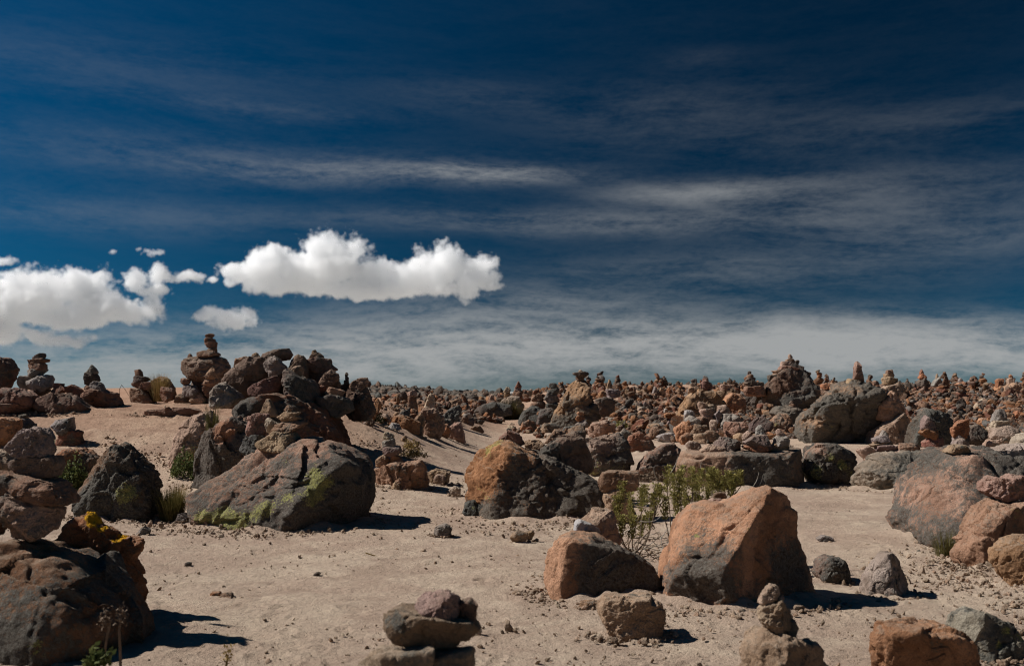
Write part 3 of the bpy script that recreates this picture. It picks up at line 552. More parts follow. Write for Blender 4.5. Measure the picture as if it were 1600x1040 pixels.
# ---- middle skyline
DW = rock('boulder', 'pale smooth boulder under two cairns above the olive grass tuft', 'boulder', '776,638 784,625 798,617 812,620 818,634 816,652 796,658 780,650', base=655, th=22, tint=(.36, .285, .215), grey=.08, rough=.7)
cairn(DW + .2, 'in the left cairn on the pale smooth boulder', [(787, 611, 798, 620, 'b', 'tan'), (786, 604, 798, 613, 'r', 'pale')])
cairn(DW + .1, 'in the right cairn on the pale smooth boulder', [(800, 609, 817, 624, 'r', 'brown'), (804, 603, 815, 612, 'b', 'purple'), (804, 595, 816, 605, 't', 'red')])
DW2 = hit(860, 655) + .5
cairn(DW2 + 2, 'in the dark heap left of the tall pinnacle', [(852, 628, 878, 646, 'r', 'dark'), (850, 611, 871, 630, 'r', 'grey'), (854, 605, 875, 615, 'f', 'dark'), (857, 598, 870, 607, 'b', 'dark')], grey=.4)
cairn(DW2 + 2.4, 'in the second heap left of the tall pinnacle', [(828, 625, 852, 642, 'b', 'brown'), (830, 613, 848, 628, 'r', 'tan'), (832, 608, 843, 616, 'f', 'red')])
for lab, pts, base, tn, gr in [
    ('dark lichen rock left of the pinnacle under the heaps', '808,660 816,642 832,634 850,640 862,656 850,668 820,668', 664, 'dark', .6),
    ('dark shadowed block between the heaps and the pinnacle', '838,660 844,640 864,636 872,654 860,664', 668, 'dark', .35),
    ('rust lichen rock in front of the dark heap', '811,674 816,660 826,655 838,660 842,674 826,678', 675, 'rust', .35),
    ('orange edged lichen rock in front of the pinnacle', '842,674 848,662 862,660 876,666 878,676 858,678', 676, 'tan', .35),
    ('small grey rock at the right foot of the pinnacle', '872,678 882,666 900,664 908,674 892,682', 680, 'grey', .5)]:
    rock('boulder', lab, 'boulder', pts, base=base, tint=tn, grey=gr, group='rocks round the tall pinnacle')
DX = rock('boulder', 'tall orange and black pinnacle boulder on the middle skyline', 'boulder', '856,660 864,645 876,628 886,612 890,600 900,592 914,592 921,602 922,616 930,630 934,655 915,672 880,672', base=668, th=34, tint=(.30, .185, .10), grey=.38, gdir=(.3, -.5, -.6), patches=[(898, 608, 14, -.5, 'g'), (872, 640, 10, -.3, 'g')], rough=1.4)
cairn(DX, 'in the stack on the tall orange and black pinnacle', [(899, 587, 915, 595, 'f', 'brown'), (895, 580, 921, 589, 'f', 'dark'), (903, 577, 911, 583, 'r', 'pale')])
rock('boulder', 'dark upright block right of the tall pinnacle', 'boulder', '928,652 930,624 944,620 960,622 960,648 942,658', base=656, tint=(.15, .11, .085), grey=.25)
cairn(hit(950, 655) + 1.5, 'in the spike cairn right of the tall pinnacle', [(946, 607, 970, 622, 'r', 'grey'), (947, 592, 957, 612, 's', 'tan')])
cairn(hit(940, 655) + 1.0, 'beside the spike cairn right of the pinnacle', [(934, 609, 948, 622, 'r', 'orange')])
cairn(hit(845, 664), 'in the square pair below the dark heap', [(837, 652, 852, 665, 'b', 'pink'), (838, 642, 849, 654, 'r', 'orange')])
cairn(hit(908, 672) - 1, 'in the two-tone stack below the pinnacle', [(898, 655, 919, 672, 'r', 'grey'), (899, 648, 914, 658, 'f', 'rust'), (900, 642, 913, 650, 'f', 'orange')])
cairn(hit(925, 662), 'in the pinkish stack right below the pinnacle', [(914, 652, 936, 666, 't', 'brown'), (916, 640, 933, 657, 'r', 'pink'), (920, 635, 931, 644, 'r', 'pink')])
# ---- centre boulders
DY = rock('boulder', 'orange sided black lichen boulder on the path edge, picture centre', 'boulder', '727,772 730,735 738,712 752,700 776,690 800,692 822,706 850,710 880,722 905,735 930,750 942,768 940,796 915,812 860,818 800,810 762,808 734,798', base=808, th=88, tint=(.36, .165, .072), grey=.62, gdir=(.55, -.55, -.1), yel=.04,
     planes=[((-.8, -.6, .25), (752, 750, -.55)), ((.1, -.9, .35), (830, 750, -.7))], rough=1.5,
     patches=[(748, 738, 36, -1.0, 'g'), (785, 693, 30, -.5, 'g'), (745, 775, 18, -.5, 'g'), (765, 708, 13, .85, 'y'), (780, 693, 10, .8, 'y'), (748, 755, 8, .6, 'y'), (760, 770, 8, .55, 'y'), (900, 780, 10, .5, 'y'), (755, 785, 22, .35, 'g'), (830, 710, 16, -.4, 'g'), (800, 745, 25, .2, 'g'), (925, 790, 14, .55, 'y')])
rock('boulder', 'dark brown leaning slab behind the orange sided boulder', 'boulder', '838,714 846,700 870,684 896,671 912,684 924,708 930,735 905,745 860,735', D=DY + .5, th=34, tint=(.195, .135, .10), grey=.25, gdir=(-.5, -.2, .6), planes=[((.35, -.9, -.1), (890, 710, -.7))])
rock('boulder', 'reddish stone resting on top of the orange sided boulder', 'boulder', '776,698 781,682 795,671 811,677 820,693 802,702', D=DY + .45, tint=(.30, .175, .13), grey=.1)
for a in [(817, 686, 852, 708, 'f', 'tan', 'between the reddish stone and the leaning slab'), (850, 670, 884, 690, 'b', 'brown', 'behind the brown leaning slab'), (886, 664, 915, 684, 'b', 'brown', 'touching the top of the leaning slab')]:
    SEED[0] += 1; rock('loose_stone', f'{WORD[a[5]]} {SHP[a[4]]} stone {a[6]}', 'stone', shape(*a[:5], np.random.default_rng(SEED[0])), D=DY + 1.0, tint=a[5], grey=.2, down=.3)
SEED[0] += 1; rock('loose_stone', 'dark stone with green lichen at the left foot of the orange sided boulder', 'stone', '722,800 728,784 742,780 758,790 764,804 744,812', base=808, tint='dark', grey=.55, yel=.1, patches=[(742, 790, 9, .8, 'y')])
for lab, pts, base, tn, gr, yl, pt in [
    ('grey lichen boulder with green specks right of the leaning slab', '908,735 912,700 920,684 945,680 972,679 982,695 988,725 985,745 950,750 920,745', 745, (.28, .19, .135), .45, .12, [(950, 728, 22, .55, 'y'), (925, 733, 10, .5, 'y'), (940, 685, 22, -.4, 'g')]),
    ('red brown triangular rock behind the grey lichen boulder', '976,702 982,682 998,674 1012,682 1024,700 1010,710 985,710', 706, 'red', .15, 0, []),
    ('brown sloping boulder left of the long table slab', '994,742 1000,722 1014,706 1036,694 1054,691 1063,700 1064,722 1050,746 1014,750', 746, (.29, .18, .125), .30, 0, []),
    ('grey boulder with yellow lichen discs right of the table slab', '1252,735 1258,706 1276,694 1300,692 1322,702 1338,718 1336,740 1312,758 1276,760', 758, (.31, .20, .14), .62, .10, [(1302, 723, 9, 1.2, 'y'), (1265, 735, 18, 1.0, 'y'), (1318, 735, 13, .9, 'y'), (1285, 712, 9, .9, 'y'), (1272, 700, 16, -.5, 'g')]),
    ('broad pale grey low outcrop carrying small stacks', '1330,752 1340,728 1366,714 1410,705 1462,703 1500,712 1512,738 1470,762 1410,772 1360,768', 768, (.29, .215, .165), .46, .06, [(1480, 735, 18, .6, 'y'), (1390, 745, 12, .4, 'y')]),
    ('blue grey flat slab lying on the sand behind the table slab', '1024,682 1034,678 1050,676 1070,683 1068,692 1044,692', 690, 'bluish', .0, 0, []),
    ('tan squared block with a shadowed end, mid field', '919,672 926,660 946,657 962,660 960,678 940,686 922,684', 686, (.36, .235, .165), .05, 0, [])]:
    rock('boulder', lab, 'boulder', pts, base=base, tint=tn, grey=gr, yel=yl, patches=pt, th=None if 'outcrop' not in lab else 60, rough=1.1, planes=[((-.05, -.55, .8), (1420, 735, -.5))] if 'outcrop' in lab else [])
DTB = rock('boulder', 'long flat topped table slab carrying a row of cairns', 'boulder', '1056,750 1060,716 1070,704 1110,702 1170,704 1222,696 1252,694 1262,706 1268,735 1262,764 1200,770 1110,768', base=764, th=74, tint=(.30, .175, .115), grey=.48, gdir=(.15, -.6, -.5), planes=[((0, -.97, .12), (1160, 735, -.8)), ((.0, -.08, 1), (1160, 702, 0)), ((.85, -.45, .1), (1252, 735, -.3))], p=22, rough=.75, frac=.55, jit=.06, patches=[(1085, 725, 30, -.35, 'g'), (1080, 705, 40, -.3, 'g'), (1230, 735, 40, -.1, 'g')])
Dt = DTB - .15
TB = 'on the table slab'
cairn(Dt, 'in the bowl-shaped heap ' + TB, [(1160, 690, 1206, 707, 'f', 'rust'), (1162, 678, 1203, 697, 'f', 'purple', -.05), (1159, 672, 1174, 687, 'r', 'pink', .1), (1180, 662, 1196, 690, 't', 'bluish', .1)])
cairn(Dt, 'in the two-stone stack at the right of the table slab', [(1208, 678, 1234, 696, 'r', 'grey', .1), (1212, 669, 1226, 681, 'f', 'pink', .1)], grey=.2)
cairn(Dt, 'at the left end of the table slab', [(1093, 693, 1134, 714, 'r', 'pink', .05)])
cairn(Dt, 'behind the bowl-shaped heap, lying ' + TB, [(1196, 691, 1234, 704, 'f', 'tan', .2)])
rock('cairn_stone', 'dark jagged rough stone beside the pinkish one on the table slab', 'stone', '1112,708 1116,690 1126,682 1140,684 1156,690 1159,704 1136,712', D=Dt + .2, tint=(.20, .14, .115), grey=.3, rough=1.6)
cairn(Dt, 'left of the bowl-shaped heap on the table slab', [(1070, 688, 1096, 708, 'f', 'pale', .35)])
# heap behind the table slab
DH = hit(1090, 694) + .2
for k, a in enumerate([(1078, 676, 1112, 695, 'r', 'tan', 0), (1060, 676, 1084, 697, 'r', 'rust', .1), (1053, 655, 1084, 684, 'r', 'orange', .6), (1076, 662, 1112, 684, 'f', 'brown', .5), (1084, 650, 1112, 668, 'r', 'brown', .8), (1068, 648, 1094, 664, 'f', 'grey', .6),
              (1068, 640, 1086, 652, 'r', 'bluish', .9), (1092, 638, 1114, 655, 'b', 'pink', .9), (1090, 627, 1104, 641, 'r', 'pink', 1.), (1106, 631, 1118, 642, 'r', 'pale', 1.0), (1116, 640, 1128, 656, 'r', 'grey', .7), (1108, 655, 1120, 668, 'r', 'pale', .2),
              (1098, 672, 1126, 686, 'f', 'brown', .0), (1120, 632, 1140, 648, 'r', 'pink', 1.2), (1125, 646, 1160, 664, 'f', 'grey', .6), (1130, 658, 1166, 680, 'r', 'brown', .3), (1145, 676, 1166, 690, 'f', 'tan', -.1)]):
    where = ['at the front', 'at the front left corner', 'forming the left flank', 'in the middle', 'under the two top stones', 'on the left shoulder', 'on the upper left', 'below the top stone', 'at the very top', 'right of the top stone', 'on the upper right', 'small, on the front face',
             'at the front right', 'on the far right shoulder', 'long, at the right end', 'low at the right end', 'at the right front foot'][k]
    SEED[0] += 1; rock('cairn_stone', f'{WORD[a[5]]} {SHP[a[4]]} stone {where} of the heap behind the table slab', 'stone', shape(*a[:5], np.random.default_rng(SEED[0])), D=DH + a[6], tint=a[5], grey=.15, group='stones of the heap behind the table slab', down=.35)
cairn(hit(1048, 672), 'in the white capped stack left of the orange dome', [(1036, 664, 1064, 678, 'f', 'brown'), (1037, 653, 1054, 666, 'b', 'purple'), (1037, 644, 1056, 655, 'b', 'rust'), (1037, 638, 1044, 646, 'b', 'white')])
DZ1 = rock('boulder', 'orange domed boulder with a dark red stone on top', 'boulder', '1056,672 1062,645 1072,622 1088,609 1108,608 1124,616 1136,636 1140,664 1110,680 1070,680', base=674, th=36, tint=(.345, .195, .11), grey=.20, gdir=(.5, -.3, .1), rough=.9)
rock('cairn_stone', 'dark red angular stone standing on the orange dome', 'stone', '1095,606 1097,596 1102,593 1110,598 1114,606 1106,612 1098,612', D=DZ1, tint=(.19, .10, .075), grey=.1)
cairn(DZ1, 'in the little cairn on the left of the orange dome', [(1075, 603, 1092, 613, 'r', 'tan'), (1078, 597, 1090, 605, 'f', 'pale'), (1079, 591, 1089, 599, 'r', 'dark')])
# ---- right middle
for lab, pts, base, tn, gr, kw in [
    ('orange rock with a shadowed underside right of the orange dome', '1126,634 1132,620 1142,613 1156,616 1166,628 1164,646 1134,650', 648, 'orange', .15, {}),
    ('dark block under the stepped cairn', '1158,630 1164,612 1180,606 1196,614 1198,632 1176,640', 640, 'dark', .25, {}),
    ('grey green boulder with an orange corner behind the table slab', '1202,672 1206,656 1216,646 1230,645 1238,656 1238,674 1220,682', 680, (.34, .19, .115), .40, dict(patches=[(1231, 652, 9, -.7, 'g'), (1209, 664, 5, .8, 'y')], yel=.05)),
    ('squared orange block behind the grey green boulder', '1194,648 1196,632 1208,631 1212,645 1204,650', 655, 'orange', .0, {}),
    ('long dark slab left of the huge black boulder', '1206,646 1214,634 1236,634 1264,646 1268,668 1244,664 1224,656', 665, 'dark', .3, {}),
    ('tan plate leaning in shade behind the bowl-shaped heap', '1172,668 1180,656 1194,650 1198,660 1190,670', 676, 'tan', .0, {}),
    ('dark shaded rock under the leaning tan plate', '1168,682 1172,660 1190,648 1206,660 1204,684', 684, 'dark', .15, {})]:
    rock('boulder', lab, 'boulder', pts, base=base, tint=tn, grey=gr, group='rocks behind the table slab', **kw)
cairn(hit(1178, 642) + .8, 'in the stepped cairn left of the black pyramid', [(1160, 602, 1198, 618, 'f', 'brown'), (1162, 595, 1192, 605, 'f', 'dark'), (1164, 589, 1180, 597, 'f', 'dark'), (1166, 584, 1177, 591, 'r', 'brown'), (1168, 579, 1174, 586, 'r', 'dark')])
DZ4 = rock('boulder', 'black pyramid boulder with the biggest skyline cairn', 'boulder', '1190,622 1196,604 1206,590 1218,577 1230,566 1244,565 1256,578 1270,602 1284,624 1290,638 1250,646 1204,642', base=641, th=36, tint=(.14, .085, .06), grey=.42, gdir=(.5, -.4, -.1), patches=[(1215, 600, 16, -.35, 'g')])
cairn(DZ4 - .3, 'in the skyline cairn on the black pyramid', [(1200, 584, 1222, 596, 'f', 'dark'), (1206, 577, 1232, 589, 'f', 'brown'), (1216, 571, 1248, 583, 'f', 'brown'), (1219, 564, 1240, 575, 'f', 'pink'), (1227, 559, 1241, 569, 'b', 'brown'), (1231, 552, 1239, 561, 'r', 'pink')])
cairn(DZ4, 'jutting from the right of the black pyramid', [(1246, 580, 1267, 590, 'f', 'dark'), (1242, 570, 1256, 582, 'b', 'dark'), (1242, 562, 1249, 571, 'r', 'dark')])
DZ6 = rock('boulder', 'huge black lichen boulder under the tall pinnacle stone', 'boulder', '1250,675 1253,655 1266,636 1286,618 1310,602 1332,594 1350,597 1368,610 1384,634 1390,668 1376,690 1330,698 1280,696 1260,690', base=692, th=62, tint=(.275, .165, .098), grey=.80, gdir=(.3, -.4, -.1), patches=[(1265, 660, 16, -.6, 'g'), (1320, 605, 25, -.4, 'g'), (1290, 665, 8, .5, 'y')], yel=.04, rough=1.5, planes=[((.2, -.9, -.35), (1320, 670, -.6))])
rock('cairn_stone', 'tall tapering pinkish stone standing like a finger on the skyline', 'stone', '1333,596 1334,578 1336,567 1340,562 1344,567 1346,580 1349,597', D=DZ6, th=7, tint=(.33, .20, .155), grey=.1)
cairn(DZ6, 'at the left foot of the finger stone', [(1321, 591, 1341, 604, 'r', 'tan')])
DZ8 = rock('boulder', 'tan rounded boulder in front of the huge black one', 'boulder', '1352,692 1362,676 1376,666 1392,656 1412,646 1428,652 1436,670 1430,690 1400,698 1366,698', base=694, th=34, tint=(.30, .20, .14), grey=.12, planes=[((.7, -.7, .1), (1408, 675, -.5))])
rock('boulder', 'orange tan potato-like boulder balanced above the tan one', 'boulder', '1365,652 1366,632 1378,618 1394,609 1402,618 1414,636 1412,648 1396,658 1376,658', D=DZ8 + .6, th=24, tint=(.38, .235, .15), grey=.05, rough=1.3)
cairn(DZ8 + 2.2, 'in the pale skyline stack above the potato-like boulder', [(1376, 597, 1416, 620, 'r', 'pink'), (1379, 588, 1402, 600, 'f', 'tan'), (1381, 582, 1397, 591, 'f', 'tan'), (1384, 577, 1396, 585, 'f', 'brown')])
DO = hit(1420, 745) + 1.2
cairn(DO, 'in the front cairn on the pale outcrop', [(1366, 694, 1400, 706, 'f', 'purple'), (1359, 687, 1394, 699, 'f', 'tan'), (1362, 679, 1391, 691, 'r', 'grey'), (1374, 671, 1388, 682, 't', 'grey')])
for a in [(1338, 696, 1372, 724, 'r', 'pink', 'pinkish rough stone left of the front cairn on the pale outcrop'), (1354, 705, 1375, 722, 'r', 'tan', 'tan round stone at the foot of the front outcrop cairn'), (1371, 711, 1396, 725, 'r', 'grey', 'small grey stone between two stones on the pale outcrop'), (1380, 703, 1414, 726, 'r', 'pink', 'shadow-casting pinkish stone right of the front outcrop cairn'),
          (1397, 692, 1440, 706, 'f', 'brown', 'flat brown stone right of the front outcrop cairn'), (1432, 697, 1475, 709, 'f', 'rust', 'flat rust slab under the rust pair on the outcrop')]:
    SEED[0] += 1; rock('loose_stone', a[6], 'stone', shape(*a[:5], np.random.default_rng(SEED[0])), D=DO - .1, tint=a[5], grey=.15, down=.15)
cairn(DO + .9, 'in the rust stack right of the tan boulder', [(1440, 682, 1473, 700, 'r', 'red'), (1436, 668, 1466, 686, 'r', 'rust'), (1437, 647, 1461, 671, 't', 'purple')])
for lab, pts, D, tn, gr, kw in [
    ('dark rock behind the rust stack right of the tan boulder', '1422,690 1428,655 1446,640 1470,640 1486,655 1492,692', DO + 2.2, 'dark', .45, {}),
    ('rust triangular tile standing on a grey stone', '1486,680 1487,668 1498,656 1512,654 1514,672 1508,684', DO + 1.2, 'rust', .0, dict(th=7)),
    ('grey stone under the rust triangular tile', '1488,692 1491,680 1505,678 1508,694', DO + 1.2, 'grey', .1, {}),
    ('upright grey stone in front of the rust triangular tile', '1487,712 1491,688 1502,684 1512,692 1514,714', DO + .4, (.31, .26, .22), .05, dict(th=10)),
    ('pale topped slab, upper of two beside the green grass', '1546,668 1550,657 1574,656 1578,664 1562,672', DO + 1.4, 'pale', .05, {}),
    ('big pale topped wedge slab beside the green grass', '1543,684 1550,668 1574,664 1592,674 1594,686 1570,690', DO + 1.3, (.36, .27, .21), .05, {}),
    ('pink base stone under the wedge slab beside the green grass', '1536,704 1542,686 1566,682 1584,692 1580,706', DO + 1.3, 'pink', .15, {}),
    ('upright grey stone on the upper slab beside the green grass', '1549,658 1556,640 1562,638 1570,646 1572,658', DO + 1.45, 'grey', .05, {}),
    ('whitish rounded rock at the right edge above the plates', '1576,708 1580,686 1596,676 1630,676 1640,706', DO + .8, (.42, .35, .29), .1, {}),
    ('dark stone behind the rust triangular tile', '1512,690 1512,668 1530,662 1542,676 1540,694', DO + 2.0, 'dark', .25, {})]:
    rock('boulder', lab, 'boulder', pts, D=D, tint=tn, grey=gr, group='rocks behind the pale outcrop', down=.15, **kw)
# ---- right front
DB1 = rock('boulder', 'big orange and black speckled boulder at the right edge', 'boulder', '1408,812 1416,782 1432,750 1452,728 1478,711 1512,702 1550,702 1600,712 1660,722 1700,790 1660,850 1560,860 1480,856 1430,840', base=850, th=130, tint=(.36, .21, .14), grey=.74, gdir=(.8, -.3, -.2), yel=.03, planes=[((-.55, -.6, .6), (1460, 775, -.55)), ((.1, -.85, .5), (1540, 770, -.75))], patches=[(1440, 770, 35, -.35, 'g'), (1500, 715, 30, -.35, 'g'), (1470, 825, 25, .45, 'y'), (1440, 815, 20, .3, 'g')], rough=1.1)
DB2 = rock('boulder', 'rust wedge boulder in front of the big speckled one', 'boulder', '1486,868 1497,845 1520,815 1540,795 1560,782 1600,780 1660,792 1660,880 1580,900 1510,888', base=884, th=56, tint=(.345, .19, .115), grey=.12, yel=.05, planes=[((-.6, -.5, .6), (1525, 825, -.5)), ((.35, -.92, -.15), (1575, 850, -.6))], patches=[(1570, 800, 18, .55, 'y')])
rock('cairn_stone', 'pale pink knobbly heap stone resting on the speckled boulder', 'stone', '1537,768 1538,752 1552,742 1568,748 1584,741 1612,746 1614,780 1560,782', D=DB2 + .15, th=26, tint='pink', grey=.1, rough=1.6)
rock('boulder', 'rust and yellow lichen boulder at the right edge, lowest', 'boulder', '1546,880 1554,858 1580,846 1610,838 1670,846 1670,915 1610,924 1568,908', base=918, th=44, tint=(.35, .20, .11), grey=.15, yel=.22, rough=1.3)
rock('cairn_stone', 'flat pale plate lying on top of the speckled boulder', 'stone', '1474,706 1482,696 1504,694 1512,704 1500,710', D=DB1 - .1, th=18, tint='tan', grey=.05, down=.2)
rock('cairn_stone', 'long whitish plate at the right edge on the speckled boulder', 'stone', '1530,716 1550,702 1580,694 1620,692 1624,714 1560,722', D=DB1 + .1, th=36, tint=(.40, .34, .29), grey=.1, down=.1)
# ---- big orange boulder and its neighbours
DC1 = rock('boulder', 'big orange wedge boulder with a sunlit left face, front right', 'boulder', '1035,918 1042,885 1056,836 1068,814 1088,795 1110,786 1134,788 1160,774 1180,766 1200,761 1212,768 1234,780 1254,798 1270,838 1280,880 1286,925 1262,950 1180,956 1090,944 1050,938', base=946, th=95, tint=(.42, .225, .13), grey=.14, gdir=(.1, -.1, -.1), yel=.0,
     planes=[((-.40, -.55, .73), (1110, 850, -.58)), ((.60, -.79, .05), (1165, 868, -.76))], p=40, chips=22, rough=.8, jit=.06, frac=.55,
     patches=[(1085, 885, 38, .60, 'g'), (1105, 850, 26, .30, 'g'), (1060, 910, 30, .5, 'g'), (1120, 905, 18, .35, 'g'), (1155, 818, 7, .9, 'y'), (1084, 832, 5, .8, 'y'), (1135, 870, 5, .6, 'y'), (1230, 870, 40, .55, 'g'), (1250, 910, 30, .5, 'g'), (1245, 890, 30, .5, 'y')])
cairn(DC1 + .35, 'in the pair behind the shoulder of the orange wedge boulder', [(1104, 777, 1136, 798, 'r', 'pink'), (1114, 768, 1134, 782, 'f', 'brown')])
DC2 = rock('boulder', 'black faced boulder with an orange left side, front centre', 'boulder', '846,905 850,868 856,842 882,832 925,836 952,846 985,862 1016,878 1036,908 1034,925 985,940 920,944 870,936', base=936, th=58, tint=(.41, .225, .13), grey=.38, gdir=(.75, -.35, -.2), planes=[((-.88, -.42, .2), (864, 885, -.35)), ((.14, -.98, .10), (950, 890, -.56)), ((.25, -.15, .95), (980, 858, -.2))], p=34, patches=[(862, 880, 24, -.9, 'g'), (950, 890, 50, .75, 'g')], rough=.75, frac=.5)
rock('cairn_stone', 'blue grey and white block on the black faced boulder', 'stone', '895,832 899,815 906,811 922,817 940,827 940,850 914,846', D=DC2 + .3, th=18, tint=(.42, .43, .42), grey=.0, planes=[((.8, -.6, .1), (926, 835, -.5))])
rock('boulder', 'pink slab leaning behind the black faced boulder', 'boulder', '896,826 904,812 928,796 956,794 962,812 970,845 940,862 908,850', D=DC2 + .75, th=26, tint=(.40, .26, .195), grey=.05, down=.25)
DD3 = hit(966, 812)
cairn(DD3, 'in the burger-shaped pair left of the shrub', [(940, 758, 997, 815, 'b', 'tan'), (936, 735, 997, 768, 'r', 'brown')], grey=.05)
rock('boulder', 'tan stone with a grey top alone on the sand, front centre', 'boulder', '934,944 944,929 985,931 1016,929 1030,940 1038,958 1032,982 1022,998 985,1002 958,998 944,980 938,962', base=997, th=40, tint=(.355, .245, .155), grey=.10, gdir=(.1, 0, .7), rough=1.0, frac=.5)
rock('boulder', 'small dark lichen boulder in the shadow right of the orange wedge', 'boulder', '1274,895 1279,878 1292,868 1312,871 1322,884 1330,908 1306,916 1284,908', base=912, tint=(.20, .145, .11), grey=.5, yel=.1)
rock('boulder', 'pale grey pyramid stone on the sand, right', 'boulder', '1350,920 1358,895 1368,876 1382,863 1396,862 1408,876 1420,900 1428,918 1404,934 1372,936', base=932, th=34, tint=(.36, .31, .255), grey=.22, planes=[((.75, -.6, .2), (1402, 895, -.4))], rough=.9)
rock('boulder', 'orange brown rounded boulder cut by the bottom edge, right', 'boulder', '1360,1020 1366,988 1378,972 1420,969 1470,974 1506,994 1526,1022 1530,1060 1500,1090 1400,1092 1368,1060', base=1076, th=52, tint=(.385, .205, .105), grey=.0, planes=[((.0, -.85, -.4), (1440, 1035, -.7))], rough=1.1)
rock('boulder', 'grey boulder with yellow lichen at the lower right', 'boulder', '1486,990 1496,962 1516,950 1548,960 1576,972 1592,1000 1606,1024 1570,1034 1520,1028', base=1028, th=40, tint=(.31, .26, .215), grey=.40, gdir=(.4, -.3, 0), yel=.10, patches=[(1558, 978, 10, .8, 'y'), (1545, 1000, 9, .7, 'y'), (1580, 990, 9, .7, 'y'), (1500, 970, 18, -.5, 'g')])
DF1 = 4.9
rock('boulder', 'pale brown boulder at the bottom edge under the pale stack', 'boulder', '1148,1060 1158,1010 1172,986 1192,977 1230,988 1280,1008 1312,1042 1330,1110 1300,1150 1170,1150', D=DF1, th=62, tint=(.35, .25, .175), grey=.1, planes=[((-.5, -.6, .6), (1190, 1010, -.5)), ((.6, -.78, .0), (1260, 1040, -.5))])
rock('cairn_stone', 'dark stone, lowest in the pale stack at the bottom edge', 'stone', '1198,990 1206,972 1240,966 1248,980 1240,1002 1212,1002', D=DF1 + .05, th=20, tint=(.21, .16, .13), grey=.1)
rock('cairn_stone', 'large pale rough stone, second in the bottom edge stack', 'stone', '1182,966 1184,948 1198,940 1218,934 1236,950 1250,962 1232,984 1204,988', D=DF1, th=24, tint=(.44, .335, .235), grey=.05, rough=1.5, planes=[((.8, -.55, .1), (1228, 960, -.4))])
rock('cairn_stone', 'small pale tilted stone, topmost in the bottom edge stack', 'stone', '1183,940 1188,926 1204,912 1216,914 1220,926 1208,940 1194,948', D=DF1, th=14, tint=(.43, .325, .23), grey=.05, rough=1.2)
DF2 = 3.9
rock('boulder', 'brown block at the bottom edge under the blurred bottom cairn', 'boulder', '555,1120 560,1040 588,1014 640,1008 700,1012 742,1006 748,1060 760,1230 560,1240', D=DF2, th=70, tint=(.30, .225, .15), grey=.15, planes=[((.95, -.2, 0), (738, 1060, -.3)), ((0, -.9, -.2), (650, 1060, -.72)), ((0, -.12, 1), (650, 1012, -.4))])
rock('cairn_stone', 'wide brown bowl-like stone, lowest in the blurred bottom cairn', 'stone', '600,978 606,954 622,948 660,952 700,962 744,968 755,984 738,996 700,1010 650,1014 620,1000', D=DF2, th=52, tint=(.275, .20, .135), grey=.1, patches=[(625, 965, 20, .4, 'g')], planes=[((.2, -.85, -.5), (680, 990, -.6))])
rock('cairn_stone', 'pinkish angular stone on top of the blurred bottom cairn', 'stone', '646,948 652,934 668,924 700,920 716,929 722,950 716,968 690,970 664,962', D=DF2 - .02, th=30, tint=(.40, .27, .235), grey=.0, planes=[((.75, -.65, .05), (700, 945, -.5)), ((-.3, -.55, .75), (675, 942, -.4))], p=20)
rock('cairn_stone', 'brown upright chip leaning right on the blurred bottom cairn', 'stone', '716,962 720,938 736,934 746,944 744,970 730,976', D=DF2 + .03, th=14, tint=(.25, .17, .125), grey=.1)
